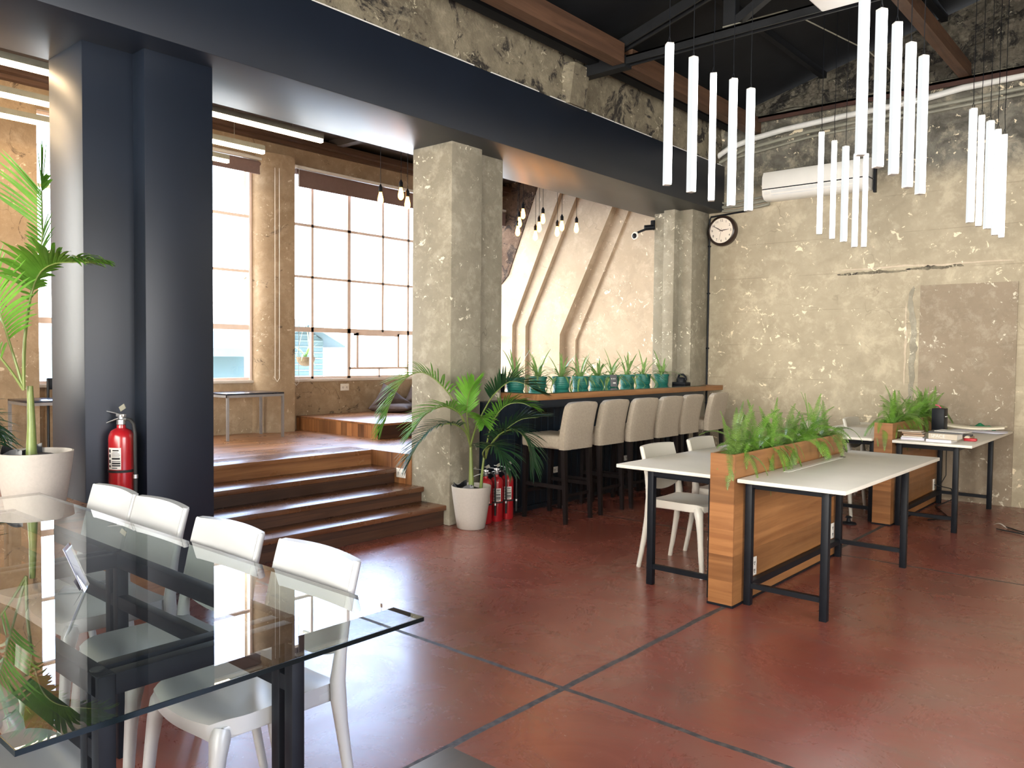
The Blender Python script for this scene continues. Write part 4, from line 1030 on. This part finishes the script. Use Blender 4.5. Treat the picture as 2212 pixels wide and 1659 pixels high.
acp([(0, 3.487), (.196, 3.487), (.185, 3.43), (.14, 3.385), (.06, 3.37), (0, 3.37)], -4.09, -2.88).build('body', M['white'], t)
acp([(.1955, 3.475), (.198, 3.475), (.178, 3.415), (.176, 3.417)], -3.98, -3.0).build('louvre', M['offwhite'], t, smooth=False)
MB().box(-4.06, -4.0, YB-.199, YB-.19, 3.43, 3.462).build('display', M['paper'], t, smooth=False)
MB().box(-2.865, -2.84, YB-.05, YB, 3.34, 3.60).build('bracket', M['black'], t, smooth=False)
b = MB()
for k, (dz, r_) in enumerate(((0, .022), (-.055, .018), (.05, .014))):
    b.tube([(-4.05, YB-.06, 3.40+dz), (-4.2, YB-.045, 3.385+dz), (-4.45, YB-.04, 3.37+dz), (-4.70+k*.03, YB-.04, 3.37+dz*.9), (-4.80+k*.03, YB-.04, 3.42+dz*.6), (-4.835+k*.035, YB-.04, 3.55), (-4.84+k*.035, YB-.04, 3.85), (-4.82+k*.035, YB-.04, 3.98), (-4.72+k*.03, YB-.04, 4.06)], r_, 8)
tag(b.build('pipe_run', M['greypipe'], None), 'grey pipes curving from the air conditioner up the end wall', 'pipe')
def wallx(px): return px
b = MB(); b.tube([(-4.86, YB-.05, 3.97), (-4.76, YB-.06, 4.0), (-4.6, YB-.06, 4.085), (-4.3, YB-.06, 4.155), (-3.9, YB-.06, 4.20), (-3.2, YB-.055, 4.235), (-2.7, YB-.06, 4.245), (-2.35, YB-.05, 4.265), (-2.0, YB-.065, 4.30), (-1.4, YB-.06, 4.315), (-.5, YB-.06, 4.33)], .034, 10)
tag(b.build('duct', M['offwhite'], None), 'white wrapped pipe running along the top of the end wall', 'pipe')
b = MB(); b.tube([(-4.78, YB-.03, 3.92), (-4.4, YB-.03, 4.05), (-3.6, YB-.03, 4.135), (-2.6, YB-.03, 4.165), (-.5, YB-.03, 4.23)], .022, 8).tube([(-4.5, YB-.03, 3.97), (-3.6, YB-.03, 4.07), (-2.6, YB-.03, 4.11), (-.5, YB-.03, 4.17)], .016, 8)
tag(b.build('conduit', M['greypipe'], None), 'grey conduits below the white pipe on the end wall', 'conduit')
b = MB(); b.box(-4.5, 1.0, YB-.10, YB, 4.375, 4.40); b.box(-4.5, 1.0, YB-.10, YB-.085, 4.33, 4.40)
tag(b.build('rusty_angle', M['rust'], None, smooth=False), 'rust red steel angle above the white pipe', 'steel angle')
b = MB(); b.tube([(-4.855, YB-.015, 0.02), (-4.855, YB-.015, 3.24), (-4.84, YB-.015, 3.27), (-4.5, YB-.015, 3.29), (-4.3, YB-.015, 3.30)], .011, 8)
for z in (.9, 1.6, 2.3, 2.9): b.box(-4.872, -4.838, YB-.03, YB, z-.008, z+.008)
tag(b.build('conduit', M['black'], None), 'thin dark conduit in the corner beside the stepped pier', 'conduit')
t = thing('spotlight', 'small black twin spotlight on the stepped pier under the beam', 'spotlight', (-5.45, 9.08, 3.1))
MB().box(-5.48, -5.42, 9.04, 9.12, 3.12, 3.24, bev=.01).build('bracket', M['black'], t)
MB().tube([(-5.44, 9.06, 3.15), (-5.53, 8.98, 3.14)], .035, 14).build('lamp_body', M['black'], t)
MB().tube([(-5.50, 9.0, 3.13), (-5.60, 8.93, 3.08)], .015, 8).build('arm', M['black'], t)
MB().lathe([(.01, 0), (.046, .01), (.052, .02), (.046, .03), (.01, .034)], (-5.62, 8.92, 3.04), 20, rx).build('lamp_ring', M['white'], t)
MB().lathe([(.01, .03), (.034, .034), (.01, .045)], (-5.62, 8.92, 3.035), 20, rx).build('lens', M['black'], t)
t = thing('ceiling_air_conditioner', 'white ceiling air conditioner hanging at the top of the photo', 'air conditioner', (-1.5, 5.3, 3.95))
MB().box(-2.085, -.85, 4.95, 5.635, 3.87, 4.10, bev=.02, seg=4).build('body', M['white'], t)
for x in (-1.95, -.97):
    for y in (5.05, 5.47): MB().tube([(x, y, 4.11), (x, y, roofz(x))], .006, 6).build('rod', M['steel_dark'], t)
b = MB(); b.tube([(-3.15, 6.3, 4.25), (-2.9, 7.0, 4.55), (-2.6, 8.3, 4.5), (-2.45, 9.42, 4.33)], .006, 5)
tag(b.build('cable', M['greypipe'], None), 'loose grey cable drooping from the truss to the end wall', 'cable')

# ------------------------------------------------------------------ on the plank floor
def side_table(label, x0, x1, y0, y1):
    z1 = 1.065
    t = thing('side_table', label, 'table', ((x0+x1)/2, (y0+y1)/2, DZ), 'low tables under the windows')
    MB().box(x0, x1, y0, y1, z1-.018, z1, bev=.002).build('tabletop', M['bluetop'], t)
    b = MB()
    for y in (y0+.012, y1-.012): b.box(x0, x1, y-.011, y+.011, z1-.043, z1-.018)
    for x in (x0+.012, x1-.012): b.box(x-.011, x+.011, y0, y1, z1-.043, z1-.018)
    b.build('frame', M['steel'], t, smooth=False)
    for x in (x0+.012, x1-.012):
        for y in (y0+.012, y1-.012): MB().box(x-.012, x+.012, y-.012, y+.012, DZ, z1-.018).build('leg', M['steel'], t, smooth=False)
side_table('low dark topped table on grey steel legs between the navy column and the pier', -7.98, -7.53, 4.285, 4.955)
side_table('low dark topped table on grey steel legs half hidden left of the navy column', -7.90, -7.42, 2.42, 3.10)
t = thing('cafe_chair', 'dark chair back glimpsed behind the left low table', 'chair', (-7.95, 2.98, DZ))
MB().tube([(-8.06, 2.80, DZ), (-8.06, 2.80, 1.22)], .012, 6).build('leg', M['black'], t)
MB().tube([(-8.06, 3.18, DZ), (-8.06, 3.18, 1.22)], .012, 6).build('leg', M['black'], t)
MB().box(-8.075, -8.055, 2.79, 3.19, 1.13, 1.235, bev=.008).build('backrest', M['black'], t)
LY = 5.515
t = thing('lounge_step', 'wide low wooden lounge step under the big window', 'platform', (-7.38, 7.0, DZ))
MB().box(-8.13, -6.61, LY, 9.0, .722, .745, bev=.003).build('top_boards', M['deck'], t)
MB().box(-8.13, -6.62, LY+.004, LY+.03, DZ, .722).build('front_boards', M['lounge_front'], t, smooth=False)
MB().box(-6.645, -6.614, LY+.004, 9.0, DZ, .722).build('side_board', M['riser'], t, smooth=False)
def cushion(label, c, spin, lean, turn, s):
    b = MB(); rs = Matrix.Rotation(spin, 3, 'Z'); rt = Matrix.Rotation(turn, 3, 'Z')
    ca, sa = math.cos(lean), math.sin(lean)
    def f(sign):
        def g(u, v):
            x, y = (u-.5)*2, (v-.5)*2
            pin = 1-.10*(1-abs(x)**2)*(abs(y)**3); pin2 = 1-.10*(1-abs(y)**2)*(abs(x)**3)
            th = .085*((1-x**4)*(1-y**4))**.55 + .004*math.sin(x*7+y*5)
            p = rs @ Vector((x*s*pin2, y*s*pin, 0)); k = min(1, max(0, (p.y+.10)/.20)); k = k*k*(3-2*k)
            n = Vector((0, -sa*k, ca*k+(1-k))).normalized()
            q = Vector((p.x, p.y*ca if p.y > 0 else p.y*.9, p.y*sa if p.y > 0 else 0)) + n*sign*th*(.6+.4*k)
            q.z = max(q.z, -.052)
            q = rt @ q; return (c[0]+q.x, c[1]+q.y, c[2]+q.z)
        return g
    ft, fb = f(1), f(-1)
    b.slab(ft, 24, 24, lambda u, v: Vector(fb(u, v))-Vector(ft(u, v))+Vector((0, 0, -.001)))
    bmesh.ops.remove_doubles(b.bm, verts=b.bm.verts[:], dist=.002)
    return tag(b.build('cushion', M['cushion'], None, angle=80), label, 'cushion', 'brown floor cushions')
cushion('dark brown square cushion slumped on one corner, nearer the viewer', (-7.86, 6.76, .80), R(45), R(58), R(84), .26)
cushion('dark brown square cushion slumped behind the nearer one', (-7.93, 7.32, .80), R(43), R(64), R(92), .26)
tag(outlet(None, (-8.14, 6.225, 1.066), (1, 0, 0), .13, .085), 'white double power outlet on the wall below the big window', 'power outlet')
tag(outlet(None, (-5.555, 4.892, .40), (0, -1, 0), .125, .085), 'white double power outlet on the boards beside the steps', 'power outlet')

# ------------------------------------------------------------------ on the far right desk
DTZ = .775
def book(label, c, size, rz, mat, page=True, group=None):
    t = thing('book', label, 'book', c, group)
    rm = Matrix.Rotation(R(rz), 3, 'Z'); w, d, h = size; c = Vector(c)
    b = MB()
    b.obox(c+Vector((0, 0, .0015)), (w, d, .003), rm); b.obox(c+Vector((0, 0, h-.0015)), (w, d, .003), rm)
    b.obox(c+rm @ Vector((0, -d/2+.0015, h/2)), (w, .003, h), rm)
    cv = b.build('cover', M[mat], t, smooth=False)
    MB().obox(c+rm @ Vector((0, .002, h/2)), (w-.008, d-.01, h-.006), rm).build('pages', M['pages'], t, smooth=False)
    return t, cv, rm
g1, g2 = 'books in the left stack on the far right desk', 'books in the right stack on the far right desk'
bx, by = -1.955, 7.76; z = DTZ
for nm, w, d, h, m, rz, dx in (('pale lilac pad at the bottom of the left stack of books', .19, .15, .022, 'lilac', 6, 0), ('white thin book second from the bottom of the left stack', .17, .14, .012, 'paper', 2, .0), ('brown covered book with cream pages, lower one in the left stack', .165, .13, .018, 'brownbook', 8, .005),
                               ('brown covered book with cream pages, upper one in the left stack', .165, .13, .018, 'brownbook', 0, 0), ('grey thin book topmost of the left stack, shifted left', .19, .14, .010, 'bookbeige', 4, -.025)):
    book(nm, (bx+dx, by, z), (w, d, h), rz, m, group=g1); z += h
z = DTZ
book('white catalogue under the thick beige book on the far right desk', (-1.725, 7.74, z), (.20, .20, .024), -2, 'lilac', group=g2); z += .024
t, cv, rm = book('thick beige hardcover with white letters on its spine', (-1.70, 7.765, z), (.225, .19, .050), -2, 'bookbeige', group=g2)
mt = Matrix.Translation(Vector((-1.70, 7.765, z)) + rm @ Vector((-.038, -.0955, .027))) @ rm.to_4x4() @ Matrix.Rotation(R(90), 4, 'X')
text_part('SPACE', .040, M['paper'], cv, mt, 'spine_lettering')
z += .05
book('thin black edged book lying on the thick beige one', (-1.70, 7.83, z), (.27, .2, .010), 3, 'signcard', group=g2); z += .01
book('pale grey brochure topmost of the right stack of books', (-1.66, 7.85, z), (.25, .18, .008), -6, 'pages', group=g2)
t = thing('tape_dispenser', 'red plastic tape dispenser beside the books', 'tape dispenser', (-1.545, 7.98, DTZ))
MB().box(-1.60, -1.50, 7.95, 8.01, DTZ, DTZ+.026, bev=.009, seg=3).build('body', M['redplastic'], t)
MB().lathe([(.012, -.02), (.02, -.02), (.02, .02), (.012, .02)], (-1.575, 7.98, DTZ+.026), 16, rx).build('tape', M['cream'], t)
t = thing('folder_pile', 'brown folder and dark papers lying behind the red tape dispenser', 'folder', (-1.62, 8.12, DTZ))
MB().box(-1.70, -1.56, 8.05, 8.2, DTZ, DTZ+.03, bev=.002).build('folder', M['brownbook'], t)
MB().box(-1.69, -1.57, 8.06, 8.19, DTZ+.03, DTZ+.045, bev=.002).build('papers', M['signcard'], t)
t = thing('speaker', 'tall black box shaped speaker standing on the far right desk', 'speaker', (-1.93, 8.55, DTZ))
MB().box(-1.985, -1.875, 8.48, 8.62, DTZ, DTZ+.245, bev=.006).build('body', M['black'], t)
MB().box(-1.876, -1.866, 8.52, 8.58, DTZ+.165, DTZ+.172).build('trim_bar', M['white'], t, smooth=False)
MB().tube([(-1.97, 8.55, DTZ+.275), (-1.94, 8.55, DTZ+.27), (-1.92, 8.55, DTZ+.246)], .006, 6).build('pink_clip', M['pink'], t)
b = MB(); b.slab(lambda u, v: (-1.98+.50*u, 9.05+.16*v+.06*u, DTZ+.036+.02*(2*u-1)**2+.010*math.sin(v*3.1)), 16, 8, lambda u, v: (0, 0, -.018))
tag(b.build('paper_roll', M['cream'], None), 'curled cream drawing sheets on the far right desk', 'papers')
b = MB()
for i in range(5): b.obox((-1.72+i*.015, 9.05-.02*i, DTZ+.0025+i*.0032), (.46, .22, .003), Matrix.Rotation(R(-8+4*i), 3, 'Z'))
tag(b.build('paper_stack', M['lilac'], None, smooth=False), 'loose white and lilac papers under the curled sheets', 'papers')
b = MB(); rg = random.Random(7)
b.slab(lambda u, v: (-1.85+.26*u, 9.27+.09*v, DTZ+.012+.05*math.sin(u*3.14)*math.sin(v*3.14)+.012*math.sin(u*17)), 14, 8, lambda u, v: (0, 0, -.010))
tag(b.build('mesh_bag', M['green'], None), 'green bundled cloth at the wall end of the far right desk', 'cloth')
b = MB(); b.tube([(-2.09, 9.08, .2), (-2.05, 9.1, .19), (-1.95, 9.2, .16), (-1.92, 9.22, .06), (-2.0, 9.15, .012), (-2.02, 8.9, .008), (-1.8, 8.4, .008), (-1.9, 8.1, .008), (-1.75, 8.3, .008)], .006, 6).tube([(-1.99, 9.16, .76), (-2.0, 9.18, .5), (-1.99, 9.15, .3), (-2.03, 9.1, .2)], .005, 6)
tag(b.build('power_cable', M['rubber'], None), 'black power cable from the far planter outlet', 'cable')
t = thing('cable_stand', 'small black cable stand on the floor under the far left desk', 'stand', (-2.40, 7.45, 0))
MB().lathe([(.07, 0), (.065, .012), (.02, .02), (.016, .05), (.03, .055), (.02, .07)], (-2.40, 7.45, 0), 20).build('base', M['black'], t)
b = MB(); b.slab(lambda u, v: (-1.40+.14*u, 8.26-.05*u+.035*v, .012+.018*math.sin(u*5)), 10, 2, lambda u, v: (0, 0, .001))
tag(b.build('paper_scrap', M['paper'], None), 'scrap of white paper lying on the red floor at right', 'paper')
b = MB(); b.tube([(-1.30, 8.25, .008), (-1.15, 8.1, .008), (-1.05, 8.2, .02), (-.9, 8.05, .008), (-.7, 8.2, .008)], .006, 6).tube([(-1.35, 8.1, .008), (-1.1, 7.98, .012), (-.8, 8.1, .008)], .006, 6)
tag(b.build('floor_cable', M['rubber'], None), 'thin black cables lying on the red floor at right', 'cable')

# ------------------------------------------------------------------ outside the windows
def house(label, x, y0, y1, zw, zp, depth):
    t = thing('house', label, 'house', (x, (y0+y1)/2, -3))
    ym = (y0+y1)/2
    b = MB(); b.prism([(x, y0, -3), (x, y1, -3), (x, y1, zw), (x, ym, zp), (x, y0, zw)], (-depth, 0, 0)); b.build('walls', M['house'], t, smooth=False)
    b = MB(); k = 0; z = zw-1.6
    while z < zp-.1:
        hw = (y1-y0)/2*min(1, max(0, (zp-z)/(zp-zw))) if z > zw else (y1-y0)/2
        b.box(x, x+.02, ym-hw+.02, ym+hw-.02, z, z+.03); z += .12
    b.build('siding', M['houseroof'], t, smooth=False)
    b = MB(); ov = .35; s = (zp-zw)/((y1-y0)/2)
    for sg, ya in ((-1, y0), (1, y1)):
        b.prism([(x+.35, ym, zp+.02), (x+.35, ya+sg*ov, zw-s*ov+.02), (x+.35, ya+sg*ov, zw-s*ov+.14), (x+.35, ym, zp+.14)], (-depth-.5, 0, 0))
    b.build('roof', M['houseroof'], t, smooth=False)
house('teal gabled house outside the wide window', -14.0, 9.0, 10.15, 1.75, 2.03, 4)
t = thing('house', 'low teal roofed house outside the window by the navy column', 'house', (-15, 8.5, -3))
MB().prism([(-14, 5.0, -3), (-14, 8.35, -3), (-14, 8.35, 1.45), (-14, 5.0, 1.45)], (-4, 0, 0)).build('walls', M['house'], t, smooth=False)
MB().prism([(-13.6, 4.8, 1.40), (-13.6, 8.42, 1.40), (-13.6, 8.42, 1.55), (-13.6, 4.8, 1.55)], (-.5, 0, .32)).build('roof', M['houseroof'], t, smooth=False)
for (y, z, nm) in ((6.25, 1.40, 'left'), (8.45, 1.45, 'right')):
    t = thing('hanging_basket', 'round hanging plant basket outside the wide window, %s one' % nm, 'hanging basket', (-9.0, y, z))
    MB().lathe([(.02, -.09), (.07, -.075), (.11, -.03), (.125, .03), (.115, .035), (.05, .02)], (-9.0, y, z), 20).build('basket', M['basket'], t)
    b = MB()
    for k in range(3):
        a = k*2.1; b.tube([(-9+.12*math.cos(a), y+.12*math.sin(a), z+.03), (-9, y, z+.55)], .003, 4)
    b.tube([(-9, y, z+.55), (-9, y, 3.78)], .003, 4); b.box(-9.04, -8.41, y-.02, y+.02, 3.78, 3.81)
    b.build('hanger', M['greypipe'], t)
    spider(random.Random(int(y*10)), t, (-9, y, z+.02), 14)
MB_g = MB(); MB_g.box(-60, -8.6, -40, 60, -3.2, -3)
struct(MB_g.build('ground', simple('pale_ground', (.55, .55, .52), .9, .1, .3), smooth=False), 'pale ground outside the windows', 'ground')
